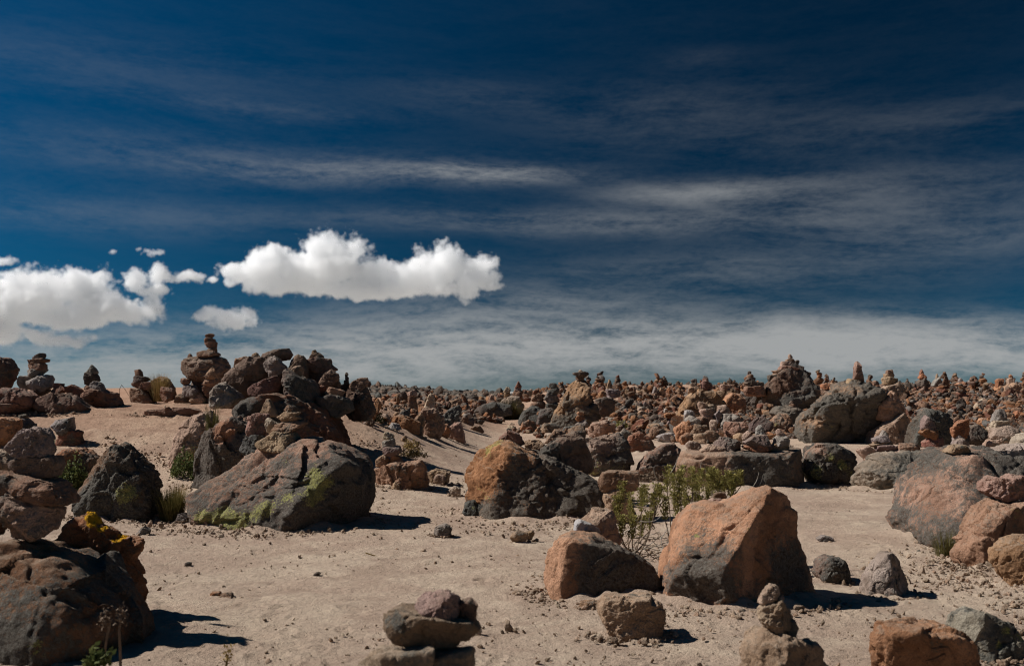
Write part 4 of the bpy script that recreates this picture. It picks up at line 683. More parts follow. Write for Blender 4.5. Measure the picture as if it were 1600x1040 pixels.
# ---- far skyline cairns, right and middle
for ph, D, st in [
    ('in the pointed far cairn on the right skyline', 74, [(1424, 600, 1456, 618, 't', 'brown'), (1432, 588, 1452, 604, 't', 'dark'), (1434, 582, 1447, 592, 't', 'rust'), (1436, 576, 1443, 585, 's', 'red')]),
    ('in the tent-shaped far cairn on the right skyline', 78, [(1456, 588, 1474, 604, 't', 'grey'), (1461, 583, 1467, 591, 's', 'tan')]),
    ('in the far cairn left of the double skyline peak', 80, [(1492, 594, 1512, 608, 't', 'orange'), (1497, 590, 1504, 598, 's', 'grey')]),
    ('in the orange far cairn near the right edge', 76, [(1552, 600, 1572, 614, 'b', 'orange'), (1556, 591, 1568, 604, 'b', 'rust')]),
    ('in the tall far cairn near the right edge', 72, [(1568, 596, 1600, 616, 't', 'tan'), (1574, 589, 1586, 601, 'b', 'pink'), (1576, 584, 1583, 592, 'r', 'rust')]),
    ('in the small far cairn right of the pale skyline stack', 80, [(1470, 598, 1488, 610, 'r', 'rust'), (1478, 593, 1484, 601, 'r', 'orange')]),
    ('in the first of four small skyline cairns mid field', 66, [(1012, 612, 1036, 626, 'r', 'brown'), (1018, 603, 1032, 616, 't', 'grey')]),
    ('in the second of four small skyline cairns mid field', 66, [(1028, 614, 1042, 628, 'b', 'rust'), (1030, 605, 1039, 617, 'r', 'tan')]),
    ('in the third of four small skyline cairns mid field', 64, [(1040, 612, 1054, 628, 'b', 'red'), (1041, 604, 1051, 615, 'r', 'rust')]),
    ('in the fourth of four small skyline cairns mid field', 62, [(1052, 614, 1074, 630, 'r', 'rust'), (1054, 604, 1069, 618, 't', 'brown')]),
    ('in the low skyline heap right of the dark red stone', 58, [(1120, 606, 1152, 622, 'r', 'brown'), (1124, 600, 1144, 610, 'f', 'pink'), (1128, 595, 1138, 603, 't', 'brown')]),
    ('in the skyline heap between black pyramid and black boulder', 62, [(1278, 604, 1306, 620, 'r', 'brown'), (1282, 598, 1302, 608, 'f', 'rust'), (1285, 594, 1293, 602, 'r', 'dark')]),
    ('in the twin-peaked heap left of the black boulder top', 60, [(1296, 600, 1320, 614, 'r', 'orange'), (1304, 596, 1316, 604, 'f', 'brown')]),
    ('in the small orange cairn right of the black boulder', 64, [(1358, 600, 1378, 614, 't', 'orange'), (1363, 594, 1374, 603, 'r', 'brown')]),
    ('in the small skyline cairn behind the path pile', 60, [(746, 624, 760, 636, 'b', 'dark'), (748, 618, 757, 627, 'f', 'orange')]),
    ('in the reddish skyline heap left of the pale smooth boulder', 58, [(760, 622, 776, 638, 'r', 'brown'), (763, 615, 773, 625, 't', 'pink')]),
    ('in the dark skyline heap left of the pale smooth boulder', 57, [(775, 620, 788, 634, 'r', 'dark'), (777, 614, 785, 622, 't', 'brown')])]:
    cairn(D, ph, st, group='stones of the far skyline cairns')

# ---- single stones of the cairn field, each described by the landmark beside it
LAND = [(905, 660, 'the tall pinnacle boulder'), (1098, 665, 'the orange domed boulder'), (1240, 636, 'the black pyramid boulder'), (1316, 690, 'the huge black boulder'), (1396, 690, 'the tan rounded boulder'), (1500, 680, 'the rust triangular tile'),
        (1568, 685, 'the pale wedge slab'), (945, 650, 'the dark upright block'), (672, 680, 'the rough rust hump'), (735, 650, 'the path-end cairn'), (800, 650, 'the pale smooth boulder'), (1160, 695, 'the long table slab'), (1456, 690, 'the rust three-stone stack'), (1024, 618, 'the four small skyline cairns'), (642, 645, 'the dark square pillar'), (1570, 610, 'the orange far cairn')]
FIELD = [(568, 764, 632, 668, 18, (8, 17)), (800, 960, 655, 700, 14, (8, 17)), (955, 1060, 634, 688, 34, (9, 22)), (1130, 1200, 625, 690, 14, (9, 20)), (1206, 1262, 640, 690, 6, (8, 14)), (1420, 1600, 624, 700, 62, (9, 21)), (1290, 1420, 606, 622, 10, (8, 14))]
rngf = np.random.default_rng(5); cand = []
for (xa, xb, ya, yb, n, (sa, sb)) in FIELD:
    for k in range(n):
        px = rngf.uniform(xa, xb); py = ya + (yb - ya) * rngf.random(); wpx = rngf.uniform(sa, sb) * (.75 + .5 * (py - ya) / (yb - ya))
        kd = 'rfbtr'[rngf.integers(5)]; hpx = wpx * dict(r=.72, f=.42, b=.75, t=.85)[kd]
        tn = ['rust', 'orange', 'brown', 'tan', 'pink', 'grey', 'dark', 'rust', 'purple', 'pale'][rngf.integers(10)]
        lx, ly, ln = min(LAND, key=lambda q: (q[0] - px) ** 2 + ((q[1] - py) * 2) ** 2)
        dx, dy = px - lx, py - ly
        rel = 'left of' if dx < -abs(dy) * 1.3 else 'right of' if dx > abs(dy) * 1.3 else 'behind' if dy < 0 else 'in front of'
        cand.append((px, py, wpx, hpx, kd, tn, rel, ln, math.hypot(dx, dy)))
from collections import defaultdict
seen = defaultdict(list)
for c in cand: seen[f'{WORD[c[5]]} {SHP[c[4]]} field stone', c[6], c[7]].append(c)
NTH = ['nearest', 'second nearest', 'third nearest', 'fourth nearest', 'fifth nearest', 'sixth nearest']
for (what, rel, ln), cs in seen.items():
    cs.sort(key=lambda c: c[8])
    for k, c in enumerate(cs):
        lab = f'{what} {rel} {ln}' if len(cs) == 1 else f'{what} {rel} {ln}, {NTH[k]}'
        SEED[0] += 1; px, py, wpx, hpx, kd, tn = c[:6]
        rock('field_stone', lab, 'stone', shape(px - wpx / 2, py - hpx, px + wpx / 2, py, kd, np.random.default_rng(SEED[0])), base=py, tint=tn, grey=float(rngf.uniform(.0, .4)), chips=14, group='single stones of the cairn field')

# ------------------------------------------------------------------ stuff: rubble and gravel
def unit_rocks(n, level, seed):
    out = []; U, Fc = ico(level); rng = np.random.default_rng(seed)
    for k in range(n):
        r = np.full(len(U), 1.0)
        for j in range(9):
            nv = rng.normal(0, 1, 3); nv /= np.linalg.norm(nv); dn = U @ nv; off = rng.uniform(.40, .85)
            r = np.minimum(r, np.where(dn > 1e-3, off / np.maximum(dn, 1e-3), 9))
        r = r * (1 + .16 * fbm(U * 2.3 + k * 9.1, seed + k, 3, .6, False, True)); out.append(U * r[:, None])
    return out, Fc
def scatter_mesh(name, items, units, Fc, mat, grey_mu=.2):
    rng = np.random.default_rng(77); nv = len(units[0]); N = len(items)
    V = np.zeros((N, nv, 3), np.float32); C = np.ones((N, nv, 4), np.float32); G = np.zeros((N, nv), np.float32)
    for k, (x, y, z, s, sxyz, tint) in enumerate(items):
        u = units[rng.integers(len(units))]; a = rng.uniform(0, 6.283); ca, sa = math.cos(a), math.sin(a)
        t = rng.normal(0, .5, 2); R = np.array([[ca, -sa, 0], [sa, ca, 0], [0, 0, 1]]) @ np.array([[1, 0, t[0]], [0, 1, t[1]], [-t[0], -t[1], 1]])
        V[k] = (u * (s * np.array(sxyz))) @ R.T + (x, y, z); C[k, :, :3] = tint; G[k] = rng.normal(grey_mu, .18)
    FF = (Fc[None] + (np.arange(N) * nv)[:, None, None]).reshape(-1, 3)
    flat = lambda q: np.full(N * nv, -1.0, np.float32)
    me = mesh_np(name, V.reshape(-1, 3), FF, mat, {'tint': C.reshape(-1, 4), 'grey': G.ravel(), 'yel': flat(0), 'orange': flat(0)}, smooth=False)
    return link(name, me)
rr = np.random.default_rng(21)
PAL = [TINT[k] for k in ('rust', 'rust', 'orange', 'brown', 'brown', 'tan', 'red', 'red', 'grey', 'dark', 'dark', 'brown', 'rust')]
def rtint(): c = np.array(PAL[rr.integers(len(PAL))]); c = c * .84 * (.9 if rr.random() < .7 else 1.15); return tuple(np.clip(c * rr.uniform(.62, 1.12), .02, .8))
items = []
def heap(px, py, spx, n):
    D = hit(px, py); p = at(px, py, D)
    for j in range(n):
        s = spx * D / F * rr.uniform(.28, .62); k = rr.random()
        x = p[0] + rr.normal(0, .5) * spx * D / F; y = D + rr.normal(0, .6) * spx * D / F
        z = float(ground(x, y)) + s * .25 + (k ** 2) * spx * D / F * (.9 if j else .2) * max(0, 1 - abs(x - p[0]) / (spx * D / F))
        items.append((x, y, z, s, (rr.uniform(.7, 1.5), rr.uniform(.8, 1.2), rr.uniform(.45, .95)), rtint()))
for (xa, xb, ya, yb, n, sp) in [(560, 780, 622, 664, 150, 9), (800, 960, 640, 690, 60, 10), (950, 1070, 618, 685, 170, 11), (1130, 1210, 610, 686, 110, 11), (1040, 1180, 640, 692, 90, 11), (960, 1060, 640, 690, 50, 12), (1200, 1262, 632, 685, 30, 9), (1400, 1620, 606, 692, 700, 7.5), (1270, 1420, 600, 620, 90, 9), (780, 1620, 599, 626, 1000, 6.5), (1380, 1620, 598, 650, 620, 6.5), (600, 800, 612, 628, 130, 7), (950, 1250, 620, 688, 260, 6), (1600, 1900, 606, 700, 160, 10), (-300, 0, 626, 640, 14, 12)]:
    for k in range(n):
        py = ya + (yb - ya) * rr.random() ** 1.1; heap(rr.uniform(xa, xb), py, sp * (.7 + .7 * (py - ya) / (yb - ya)), rr.integers(2, 6))
def stack(px, py, spx, n):
    D = hit(px, py); p = at(px, py, D); k = D / F; w0 = spx * k * .5; z = float(ground(p[0], D))
    for j in range(n):
        s = w0 * (1 - .8 * j / n) * rr.uniform(.8, 1.15); h = rr.uniform(.5, .85); z += s * h * .8
        items.append((p[0] + rr.normal(0, .12) * w0, D + rr.normal(0, .1) * w0, z, s, (1.15, 1, h), rtint())); z += s * h * .62
for k in range(150):
    px = rr.uniform(800, 1620) if k < 110 else rr.uniform(600, 1620); stack(px, rr.uniform(606, 634) if px > 900 else rr.uniform(618, 640), rr.uniform(9, 19), rr.integers(3, 6))
for k in range(60): stack(rr.uniform(1400, 1620), rr.uniform(625, 680), rr.uniform(12, 22), rr.integers(2, 6))
for k in range(46): stack(rr.uniform(960, 1240), rr.uniform(632, 684), rr.uniform(12, 22), rr.integers(2, 5))
U2, F2 = unit_rocks(14, 3, 40)
tag(scatter_mesh('rubble', items, U2, F2, M_RUBBLE, .26), 'dense rust and brown rubble of small stones covering the far field', 'rubble', kind='stuff')

# far hill with its own dark rubble
def hillz(x, y):
    ridge = np.interp(x, [-120, -70, -44, -34, -25, -15, -5, 5, 30], [2.6, 2.9, 2.9, 2.65, 2.05, 1.3, .7, .3, -.5])
    return ridge * S((y - 140) / 110) * (1 - S((y - 330) / 200)) - .25
hx, hy = np.meshgrid(np.linspace(-160, 60, 160), np.linspace(120, 560, 90), indexing='xy')
hz = hillz(hx, hy) + .25 * fbm(np.stack([hx.ravel() * .12, hy.ravel() * .12, 0 * hx.ravel()], -1), 61, 4).reshape(hx.shape) * S((hy - 140) / 60) * .6
ii = np.arange(hx.size).reshape(hx.shape)
hm = mesh_np('hills', np.stack([hx.ravel(), hy.ravel(), hz.ravel()], -1), np.stack([ii[:-1, :-1], ii[:-1, 1:], ii[1:, 1:], ii[1:, :-1]], -1).reshape(-1, 4), M_SAND, {'red': np.ones(hx.size), 'far_bounce': np.zeros(hx.size)})
tag(link('hills', hm), kind='structure')
far = []
for k in range(4200):
    y = rr.uniform(150, 275); x = rr.uniform(-.215, .02) * y; s = rr.uniform(.25, .85) if rr.random() < .93 else rr.uniform(.8, 1.3)
    c = np.array([(.085, .073, .062), (.12, .095, .075), (.16, .105, .075), (.06, .055, .05)][rr.integers(4)]) * rr.uniform(.8, 1.2)
    far.append((x, y, float(hillz(np.array(x), np.array(y))) + s * .15, s, (1.2, 1, .65), tuple(c)))
U1, F1 = unit_rocks(10, 2, 90)
tag(scatter_mesh('rubble_slope', far, U1, F1, M_RUBBLE, .35), 'dark grey rubble covering the far hill on the horizon', 'rubble', kind='stuff')
for k, (a, b, lab) in enumerate([((614, 610, 621, 597, 's', 'dark'), 0, 'thin dark upright stone like a post on the far hill'), ((600, 610, 609, 600, 't', 'dark'), 0, 'dark pointed heap stone on the far hill crest')]):
    x0, y1, x1, y0, kd, tn = a
    rock('field_stone', lab, 'stone', shape(x0 + (1.6 if k == 0 else 0), y0, x1 - (1.6 if k == 0 else 0), y1, kd, np.random.default_rng(5 + k)), D=243, tint=tn, grey=.3, chips=6)

# gravel: crumbs at the foot of every rock and thinly over the sand
grav = []
SANDY = [(.42, .32, .23), (.40, .295, .21), (.36, .265, .19), (.46, .37, .275), (.30, .225, .165), (.38, .26, .18)]
def pebble(x, y, s):
    c = np.array(SANDY[rr.integers(6)]) * rr.uniform(.8, 1.1)
    grav.append((x, y, float(ground(x, y)) + s * .25, s, (rr.uniform(.8, 1.4), rr.uniform(.8, 1.3), rr.uniform(.5, .9)), tuple(c)))
for (cx, y1, wpx, D, (x, y), (a, b), og) in ROCKS:
    if not og or D > 26 or wpx < 14: continue
    for k in range(int(60 + 190 * min(a * 2, 2.2))):
        t = rr.uniform(math.pi * .9, math.pi * 2.1) if rr.random() < .8 else rr.uniform(0, 6.28); q = 1.0 + abs(rr.normal(0, .16)) + .05
        s = min(.05, .003 + abs(rr.normal(0, .006)) + (.016 if rr.random() < .05 else 0))
        pebble(x + a * q * math.cos(t), y + b * q * 1.05 * math.sin(t), s)
for k in range(5200):
    y = 1 / rr.uniform(1 / 30, 1 / 4.2); x = rr.uniform(-.6, .6) * y
    pebble(x, y, min(.05, .0025 + abs(rr.normal(0, .0042)) * (1 + y * .06) + (.012 if rr.random() < .025 else 0)))
clus = [(rr.uniform(90, 620), rr.uniform(640, 790)) for _ in range(26)]
for k in range(3000):
    q = clus[rr.integers(26)]; px, py = rr.normal(q[0], 34), rr.normal(q[1], 7)
    if py < 637: continue
    D = hit(px, py); p = at(px, py, D); pebble(p[0], D, min(.07, .004 + abs(rr.normal(0, .011))))
for cxp, cyp, sx_, sy_, n in [(1120, 948, 60, 8, 500), (1010, 900, 25, 16, 350), (1030, 870, 40, 20, 350), (850, 925, 18, 14, 220), (1480, 840, 50, 14, 400), (1540, 890, 40, 22, 450), (230, 812, 30, 6, 200), (820, 820, 80, 8, 400), (380, 830, 70, 6, 300), (1420, 895, 60, 20, 250), (700, 770, 60, 12, 150), (1590, 930, 25, 20, 220), (690, 985, 50, 25, 60)]:
    for k in range(n):
        px, py = rr.normal(cxp, sx_), rr.normal(cyp, sy_)
        if py < 650: continue
        D = hit(px, py); p = at(px, py, D); pebble(p[0], D, min(.045, .004 + abs(rr.normal(0, .009))))
gb = bank(np.array([g[0] for g in grav]), np.array([g[1] for g in grav])); grav = [(g[0], g[1], g[2] + b_, *g[3:]) for g, b_ in zip(grav, gb)]
build_ground()
U0, F0 = unit_rocks(10, 2, 140)
tag(scatter_mesh('gravel', grav, U0, F0, M_RUBBLE, .0), 'loose gravel and crumbs scattered over the sand', 'gravel', kind='stuff')

# ------------------------------------------------------------------ plants
class Quads:
    def __init__(s): s.v = []; s.f = []
    def leaf(s, p, d, up, L, W):
        d = d / (np.linalg.norm(d) + 1e-9); side = np.cross(d, up); n = np.linalg.norm(side); side = side / n if n > 1e-6 else np.array([1., 0, 0])
        k = len(s.v); mid = p + d * L * .55 + np.cross(side, d) * L * .08
        s.v += [p - side * W * .12, p + side * W * .12, mid + side * W * .5, p + d * L, mid - side * W * .5]
        s.f += [(k, k + 1, k + 2, k + 4), (k + 4, k + 2, k + 3, k + 3)]
    def mesh(s, name, mat):
        me = bpy.data.meshes.new(name); me.from_pydata([tuple(v) for v in s.v], [], [f if f[2] != f[3] else f[:3] for f in s.f]); me.materials.append(mat); me.update(); return me
def tube(pts, r0, r1, mat, name, sides=5):
    V, Fc = [], []; n = len(pts)
    for i, p in enumerate(pts):
        t = (pts[min(i + 1, n - 1)] - pts[max(i - 1, 0)]); t = t / (np.linalg.norm(t) + 1e-9)
        a = np.cross(t, [0.3, .9, .1]); a /= np.linalg.norm(a); b = np.cross(t, a); r = r0 + (r1 - r0) * i / (n - 1)
        for k in range(sides): th = k * 2 * math.pi / sides; V.append(p + (a * math.cos(th) + b * math.sin(th)) * r)
    for i in range(n - 1):
        for k in range(sides): Fc.append((i * sides + k, i * sides + (k + 1) % sides, (i + 1) * sides + (k + 1) % sides, (i + 1) * sides + k))
    me = bpy.data.meshes.new(name); me.from_pydata([tuple(v) for v in V], [], Fc); me.materials.append(mat); me.update(); return me
def bez(a, b, bend, n=7):
    t = np.linspace(0, 1, n)[:, None]; m = (a + b) / 2 + bend; return (1 - t) ** 2 * a + 2 * t * (1 - t) * m + t * t * b
pr = np.random.default_rng(33)
def thing(name, label, cat, loc, group=None):
    o = bpy.data.objects.new(name, None); COL.objects.link(o); o.location = loc; o.empty_display_size = .1; tag(o, label, cat, group); return o
def child(name, me, root):
    o = bpy.data.objects.new(name, me); COL.objects.link(o); o.parent = root; me.transform(__import__('mathutils').Matrix.Translation(-root.location)); return o

def shrub():
    D0 = 8.55; root = thing('shrub', 'thin yellow green shrub with bare twigs behind the orange wedge boulder', 'shrub', tuple(at(1040, 866, D0)))
    sprigs = [(962, 812, 775), (972, 800, 752), (985, 822, 770), (1002, 800, 762), (1008, 790, 758), (1020, 808, 772), (1027, 792, 756), (1033, 778, 760), (1044, 770, 728), (1052, 790, 742), (1062, 775, 735), (1070, 790, 748), (1080, 768, 730), (1088, 785, 742), (1096, 770, 733), (1104, 782, 742), (1112, 772, 734), (1120, 765, 735),
              (1130, 770, 744), (1138, 764, 736), (1147, 768, 742), (1155, 760, 735), (1058, 812, 770), (1075, 805, 775), (1040, 812, 775), (1094, 800, 775), (990, 842, 806), (1003, 838, 806), (972, 840, 805), (1014, 828, 800), (1125, 785, 752), (1142, 782, 750), (1066, 760, 728), (1110, 756, 730)]
    fol = Quads()
    for k, (px, yb, yt) in enumerate(sprigs):
        D = D0 + pr.uniform(-.28, .32); top = at(px, yt, D); bot = at(px + pr.uniform(-4, 4), yb, D)
        src = at(1052 + pr.uniform(-10, 10), 866 + pr.uniform(-6, 6), D0 + pr.uniform(-.08, .08)) if px > 1036 else at(992 + pr.uniform(-8, 8), 868, D0 + pr.uniform(-.1, .1))
        path = np.concatenate([bez(src, bot, np.array([(px - 1030) * .0011 + pr.normal(0, .05), pr.uniform(-.06, .06), pr.uniform(-.08, .0)]), 7), bez(bot, top, pr.normal(0, .004, 3), 5)[1:]])
        child('woody_stem', tube(path, .0065, .0022, M_DRY, 'woody_stem'), root)
        n = int(150 + abs(yb - yt) * 4.6)
        for j in range(n):
            t = pr.random() ** .85; c = bot + (top - bot) * t; a = pr.uniform(0, 6.283); out = np.array([math.cos(a), math.sin(a), pr.uniform(.5, 1.6)])
            p = c + np.array([math.cos(a), math.sin(a), 0]) * pr.uniform(.002, .034); fol.leaf(p, out, np.array([0, 0, 1.]) + pr.normal(0, .3, 3), pr.uniform(.016, .030), pr.uniform(.008, .014))
    child('foliage', fol.mesh('foliage', M_LEAF), root)
    for k in range(84):                                   # dead tangle at the foot
        a = at(pr.uniform(965, 1075), pr.uniform(770, 876) if k % 3 == 0 else pr.uniform(826, 876), D0 + pr.uniform(-.25, .25)); b = a + np.array([pr.normal(0, .16), pr.normal(0, .1), pr.normal(.02, .06)])
        child('dead_twig', tube(bez(a, b, pr.normal(0, .04, 3)), .0045, .002, M_TWIG if pr.random() < .45 else M_DRY, 'dead_twig', 4), root)
    for (xa, ya, xb, yb, bx, bz) in [(1162, 772, 1186, 737, .05, -.03), (1172, 774, 1192, 742, .05, .0), (1100, 752, 1096, 722, -.03, .0), (1104, 750, 1100, 726, .02, 0), (1028, 748, 1022, 730, -.02, -.01), (1047, 740, 1060, 712, .01, -.02), (1012, 775, 1022, 788, .0, -.01), (1050, 850, 1092, 858, .0, -.02), (1000, 860, 1030, 838, .02, .0)]:
        child('dead_twig', tube(bez(at(xa, ya, D0 + .1), at(xb, yb, D0 + .1), np.array([bx, 0, bz]), 9), .0045, .0022, M_TWIG, 'dead_twig'), root)
shrub()
def tuft(label, px, py, wpx, hpx, mat, n=160, D=None, cat='grass tuft', name='grass_tuft', lean=0., w=.5):
    D = D or hit(px, py); b = at(px, py, D); k = D / F; root_z = b[2]; q = Quads()
    for j in range(n):
        a = pr.uniform(0, 6.283); r = math.sqrt(pr.random()) * wpx * .28 * k; p = np.array([r * math.cos(a), r * math.sin(a), -.02])
        tip = np.array([p[0] * 1.9 + lean * wpx * k * .3 + pr.normal(0, .07) * wpx * k, p[1] * 1.9 + pr.normal(0, .07) * wpx * k, hpx * k * pr.uniform(.5, 1.0)])
        path = bez(p, tip, np.array([-p[0] * .2, -p[1] * .2, hpx * k * .12]), 4); side = np.array([math.cos(a + 1.57), math.sin(a + 1.57), 0]) * w * k * .9
        m = len(q.v)
        for i, c in enumerate(path): f = 1 - i / 3.4; q.v += [c - side * f, c + side * f]
        for i in range(3): q.f.append((m + 2 * i, m + 2 * i + 1, m + 2 * i + 3, m + 2 * i + 2))
    o = link(name, q.mesh(name, mat), tuple(b)); tag(o, label, cat)
def cushion(label, px, py, wpx, hpx, mat, n=500, D=None, lf=4.0, cat='plant', name='cushion_plant'):
    D = D or hit(px, py); b = at(px, py, D); k = D / F; q = Quads()
    for j in range(n):
        a = pr.uniform(0, 6.283); r = math.sqrt(pr.random()); z = math.sqrt(max(0, 1 - r * r)) * pr.uniform(.3, 1.08); lump = 1 + .28 * math.sin(a * 3 + px) + .2 * math.sin(a * 7 + py)
        p = np.array([r * math.cos(a) * wpx / 2 * k * lump, r * math.sin(a) * wpx * .35 * k, z * hpx * k * lump])
        q.leaf(p, pr.normal(0, 1, 3) + np.array([0, -.3, .8]), pr.normal(0, 1, 3), lf * k * pr.uniform(.7, 1.3), lf * k * .6)
    o = link(name, q.mesh(name, mat), tuple(b)); tag(o, label, cat)
tuft('golden dry grass tuft on the left skyline', 248, 626, 36, 44, M_STRAW, 420, D=DS3 - .1)
tuft('tall olive grass tuft below the pale smooth boulder, path end', 798, 668, 46, 48, M_OLIVE, 420, D=DW - .6)
tuft('fresh green grass tuft between rust tile and wedge slab', 1533, 690, 22, 26, M_GREEN, 300)
tuft('dark olive grass tuft at the right foot of the pyramid boulder', 268, 812, 58, 50, M_OLIVE, 900, w=.6)
tuft('straw coloured tuft on the crest of the olive one by the pyramid', 276, 806, 40, 52, M_STRAW, 260, D=hit(276, 812) + .12)
cushion('bright yellow dry cushion plant right of the small stack', 644, 716, 40, 16, M_STRAW, 700, lf=3.2)
cushion('smaller yellow cushion plant behind the bright yellow one', 642, 702, 26, 12, M_STRAW, 380, lf=3)
cushion('lush green cushion plant at the foot of the pinkish rock', 296, 746, 62, 34, M_GREEN, 1500, lf=4.5)
cushion('green cushion plant running along the foot of the lichen boulder', 326, 752, 46, 18, M_GREEN, 700, lf=4.5)
tuft('straw grass growing through the lush green cushion plant', 306, 738, 34, 46, M_STRAW, 150)
tuft('thin olive stems beside the pale stone at the rock pile foot', 332, 676, 34, 52, M_OLIVE, 110, D=DL2 + .1)
cushion('leafy green plant in the shade left of the pyramid boulder', 112, 776, 44, 48, M_GREEN, 900, lf=6)
cushion('brown dead cushion plant in front of the pale outcrop', 1372, 764, 58, 24, M_DRY, 1300, lf=3.2)
cushion('yellowish cushion plant right of the brown dead one', 1420, 764, 48, 18, M_STRAW, 700, lf=3.2)
cushion('low green plant in the cleft beside the yellow lichen boulder', 1330, 752, 26, 22, M_LEAF, 340, lf=4)
tuft('dry straw tuft at the left foot of the speckled boulder', 1420, 826, 34, 36, M_STRAW, 120)
tuft('dry olive tuft at the front foot of the speckled boulder', 1478, 866, 60, 40, M_OLIVE, 260)
tuft('sparse straw tuft under the front of the speckled boulder', 1450, 850, 50, 34, M_STRAW, 150)
cushion('brown dry low growth below the sloping boulder and table slab', 1010, 752, 70, 12, M_DRY, 1200, lf=4)
cushion('yellow flowering small plant behind the grey lichen boulder', 972, 676, 22, 16, M_LEAF, 220, lf=4)
cushion('bright green moss patch at the foot of the huge black boulder', 1276, 690, 18, 8, M_GREEN, 260, lf=2.5)
cushion('small green plant at the left start of the path rubble', 590, 662, 18, 16, M_GREEN, 220, lf=3)
cushion('green sprig with yellow tips on the lowest right boulder', 1588, 872, 16, 26, M_GREEN, 120, D=DB2 - .1, lf=6)
tuft('green stems rising behind the grey topped left stack', 78, 704, 18, 36, M_GREEN, 40, D=D1 + .5, w=.9)
cushion('blurred green leaves at the bottom edge before the corner boulder', 152, 1046, 36, 26, M_GREEN, 110, D=4.2, lf=12)
def stalk(label, pts, D, mat, r=2.0, head=True):
    P = [at(px, py, D) for px, py in pts]; root = thing('dry_stalk', label, 'dry stalk', tuple(P[0])); Q = np.array(P)
    path = np.concatenate([Q[:1] + (Q[1:2] - Q[:1]) * t for t in (0,)] + [bez(Q[i], Q[i + 1], pr.normal(0, .003, 3), 5) for i in range(len(Q) - 1)])
    child('stem', tube(path, r * D / F, r * .7 * D / F, mat, 'stem'), root)
    if head:
        q = Quads()
        for j in range(70): q.leaf(Q[-1] + pr.normal(0, 1, 3) * np.array([4, 4, 8]) * D / F, pr.normal(0, 1, 3), pr.normal(0, 1, 3), 6 * D / F, 3 * D / F)
        child('seed_head', q.mesh('seed_head', mat), root)
stalk('taller of two dry seed stalks before the corner boulder', [(190, 1080), (188, 1030), (186, 985), (190, 962)], 4.6, M_DRY, 2.6)
stalk('bent shorter dry seed stalk before the corner boulder', [(160, 1080), (162, 1030), (168, 990), (172, 970), (165, 966)], 4.6, M_DRY, 2.3)
stalk('small dry brown sprig at the bottom edge, left of centre', [(352, 1060), (353, 1040), (356, 1022)], 4.9, M_STRAW, 2.2)
stalk('thin bent dry stem on the bare left skyline', [(187, 624), (187, 607), (190, 601), (196, 609), (201, 618)], DS3 + 1.5, M_DRY, .45, False)
stalk('pale straw stalk lying on the open path', [(571, 863), (580, 866), (590, 869)], hit(580, 867) - .03, M_STRAW, 1.1, False)

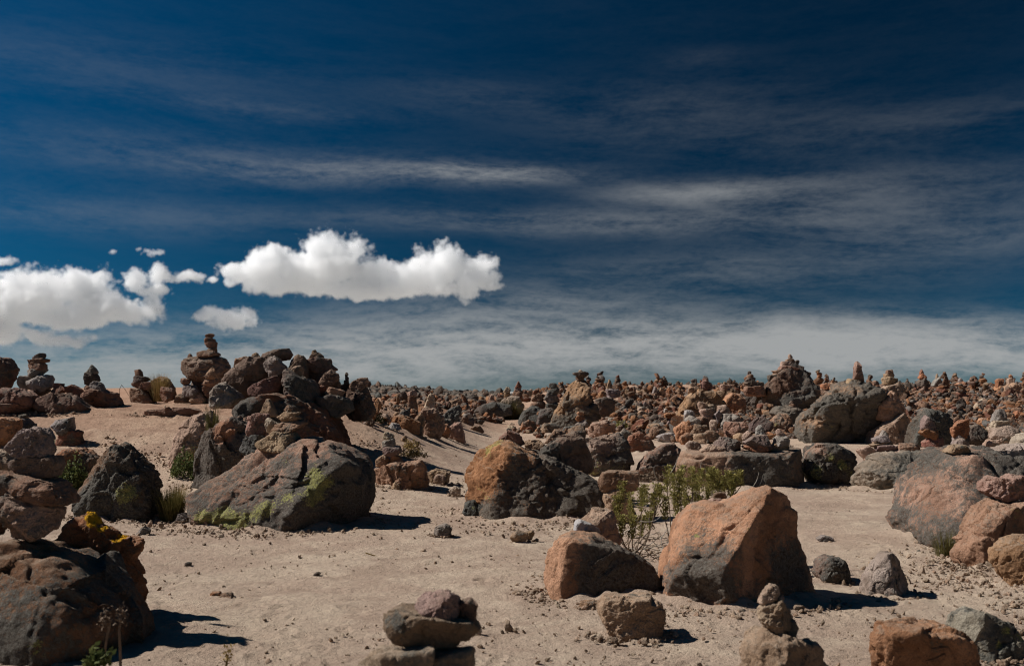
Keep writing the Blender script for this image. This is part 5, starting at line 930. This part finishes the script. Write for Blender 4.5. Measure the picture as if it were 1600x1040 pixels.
# ------------------------------------------------------------------ cumulus clouds: real vapour far behind the field, lit by the sun
def cloud_material():
    m = bpy.data.materials.new('cloud_vapour'); m.use_nodes = True; t = NT(m.node_tree); t.n.clear()
    v = t.node('ShaderNodeVolumePrincipled'); v.inputs['Color'].default_value = (1, 1, 1, 1); v.inputs['Density'].default_value = .14 / (3800 / 1500)
    v.inputs['Anisotropy'].default_value = .0
    o = t.node('ShaderNodeOutputMaterial'); t.l.new(v.outputs[0], o.inputs['Volume']); return m
M_CLOUD = cloud_material()
CD = 3800.0; KS = CD / 1500.0
def cumulus(label, blobs, vox=1.5, amp=.85, gain=2.1, seed=0.0, nscale=1.0):
    pts = np.array([at(a, b, CD) for a, b, _, _ in blobs]); k = CD / F; c = pts.mean(0)
    g = bpy.data.node_groups.new('vapour', 'GeometryNodeTree'); g.interface.new_socket('Geometry', in_out='INPUT', socket_type='NodeSocketGeometry'); g.interface.new_socket('Geometry', in_out='OUTPUT', socket_type='NodeSocketGeometry')
    t = NT(g); go = t.node('NodeGroupOutput'); pos = t.node('GeometryNodeInputPosition').outputs[0]
    warp = t.vmath('SCALE', t.vmath('SUBTRACT', t.noise(t.vmath('ADD', pos, (seed * KS, seed * KS, 0)), .022 * nscale / KS, 3, .5, 0, 1), (.5, .5, .5))); warp.node.inputs[3].default_value = 26.0 * KS / nscale
    q = t.vmath('ADD', pos, warp); f = None; lo = np.full(3, 1e9); hi = -lo
    for (a, b, rx, ry), p in zip(blobs, pts):
        r = np.array([rx * k, (rx * .10 + ry * .85) * k, ry * k]); l = p - c; lo = np.minimum(lo, l - r * 1.6 - 8 * KS); hi = np.maximum(hi, l + r * 1.6 + 8 * KS)
        e = t.math('SUBTRACT', 1.0, t.vmath('LENGTH', t.vmath('DIVIDE', t.vmath('SUBTRACT', q, tuple(l)), tuple(r)), out=1))
        if f is None: f = e
        else:
            n = t.node('ShaderNodeMath'); n.operation = 'SMOOTH_MAX'; t.put(n.inputs[0], f); t.put(n.inputs[1], e); n.inputs[2].default_value = .18; f = n.outputs[0]
    puff = t.noise(t.vmath('ADD', pos, (seed * KS, 0, seed * KS)), .042 * nscale / KS, 11, .67)
    vq = t.vmath('ADD', pos, warp)
    lobes = t.math('ADD', t.math('MULTIPLY', t.voro(vq, .030 * nscale / KS), .62), t.math('MULTIPLY', t.voro(vq, .075 * nscale / KS), .38))
    d = t.math('ADD', t.math('ADD', f, t.math('MULTIPLY', t.math('SUBTRACT', .50, lobes), 1.1)), t.math('MULTIPLY', t.math('SUBTRACT', puff, .50), 1.2 * amp))
    d = t.math('ADD', d, t.math('MULTIPLY', t.math('SUBTRACT', t.noise(t.vmath('ADD', pos, (0, seed * KS, seed * KS)), .13 * nscale / KS, 6, .65), .5), 1.5 * amp))
    d = t.math('MULTIPLY', d, gain, clamp=True)
    vc = t.node('GeometryNodeVolumeCube'); t.put(vc.inputs['Density'], d); vc.inputs['Min'].default_value = tuple(lo); vc.inputs['Max'].default_value = tuple(hi)
    for nm, i in (('Resolution X', 0), ('Resolution Y', 1), ('Resolution Z', 2)): vc.inputs[nm].default_value = max(8, int((hi[i] - lo[i]) / vox / KS))
    sm = t.node('GeometryNodeSetMaterial'); sm.inputs['Material'].default_value = M_CLOUD; t.l.new(vc.outputs[0], sm.inputs[0]); t.l.new(sm.outputs[0], go.inputs[0])
    vd = bpy.data.volumes.new('cumulus_cloud'); o = link('cumulus_cloud', vd, tuple(c)); vd.materials.append(M_CLOUD)
    md = o.modifiers.new('vapour', 'NODES'); md.node_group = g; tag(o, label, 'cloud', 'white cumulus clouds'); return o
cumulus('largest white cumulus cloud, alone left of the sky centre', [(425, 420, 52, 32), (385, 424, 40, 18), (520, 405, 55, 42), (475, 425, 65, 30), (585, 428, 50, 26), (640, 436, 55, 28), (690, 420, 48, 36), (735, 428, 42, 34), (600, 450, 150, 17), (470, 447, 90, 14), (772, 450, 24, 9)])
cumulus('wide white cumulus bank at the left edge of the sky', [(-10, 470, 70, 44), (60, 458, 60, 38), (130, 452, 44, 34), (150, 480, 60, 30), (195, 487, 45, 24), (240, 484, 24, 22), (90, 496, 120, 16), (-40, 500, 80, 40)], seed=40.)
cumulus('small flat white cloud above the mushroom heap cairn', [(328, 490, 26, 11), (362, 497, 40, 17), (390, 489, 16, 11)], vox=1.5, seed=11., nscale=1.4)
cumulus('ragged wisp of cloud between the two big cumulus clouds', [(212, 438, 17, 19), (252, 428, 20, 18), (240, 455, 26, 12), (292, 433, 36, 9), (330, 438, 14, 6), (360, 442, 13, 8)], vox=1.5, amp=.8, gain=2.2, seed=23., nscale=1.5)
cumulus('low soft cloud below the left cumulus bank', [(60, 524, 42, 13), (128, 528, 24, 8), (0, 520, 60, 18), (95, 532, 60, 9)], amp=.85, gain=1.5, seed=31.)
cumulus('tiny torn cloud above the ragged wisp', [(240, 393, 20, 6), (215, 389, 7, 4), (176, 394, 7, 4)], vox=1.2, amp=.9, gain=1.3, seed=55., nscale=2.)
cumulus('tiny torn cloud at the left edge above the bank', [(8, 408, 24, 8)], vox=1.2, amp=.8, gain=1.6, seed=61., nscale=2.)
scene.cycles.volume_bounces = 20; scene.cycles.max_bounces = 24; scene.cycles.diffuse_bounces = 4; scene.cycles.volume_max_steps = 512; scene.cycles.volume_step_rate = 1.0
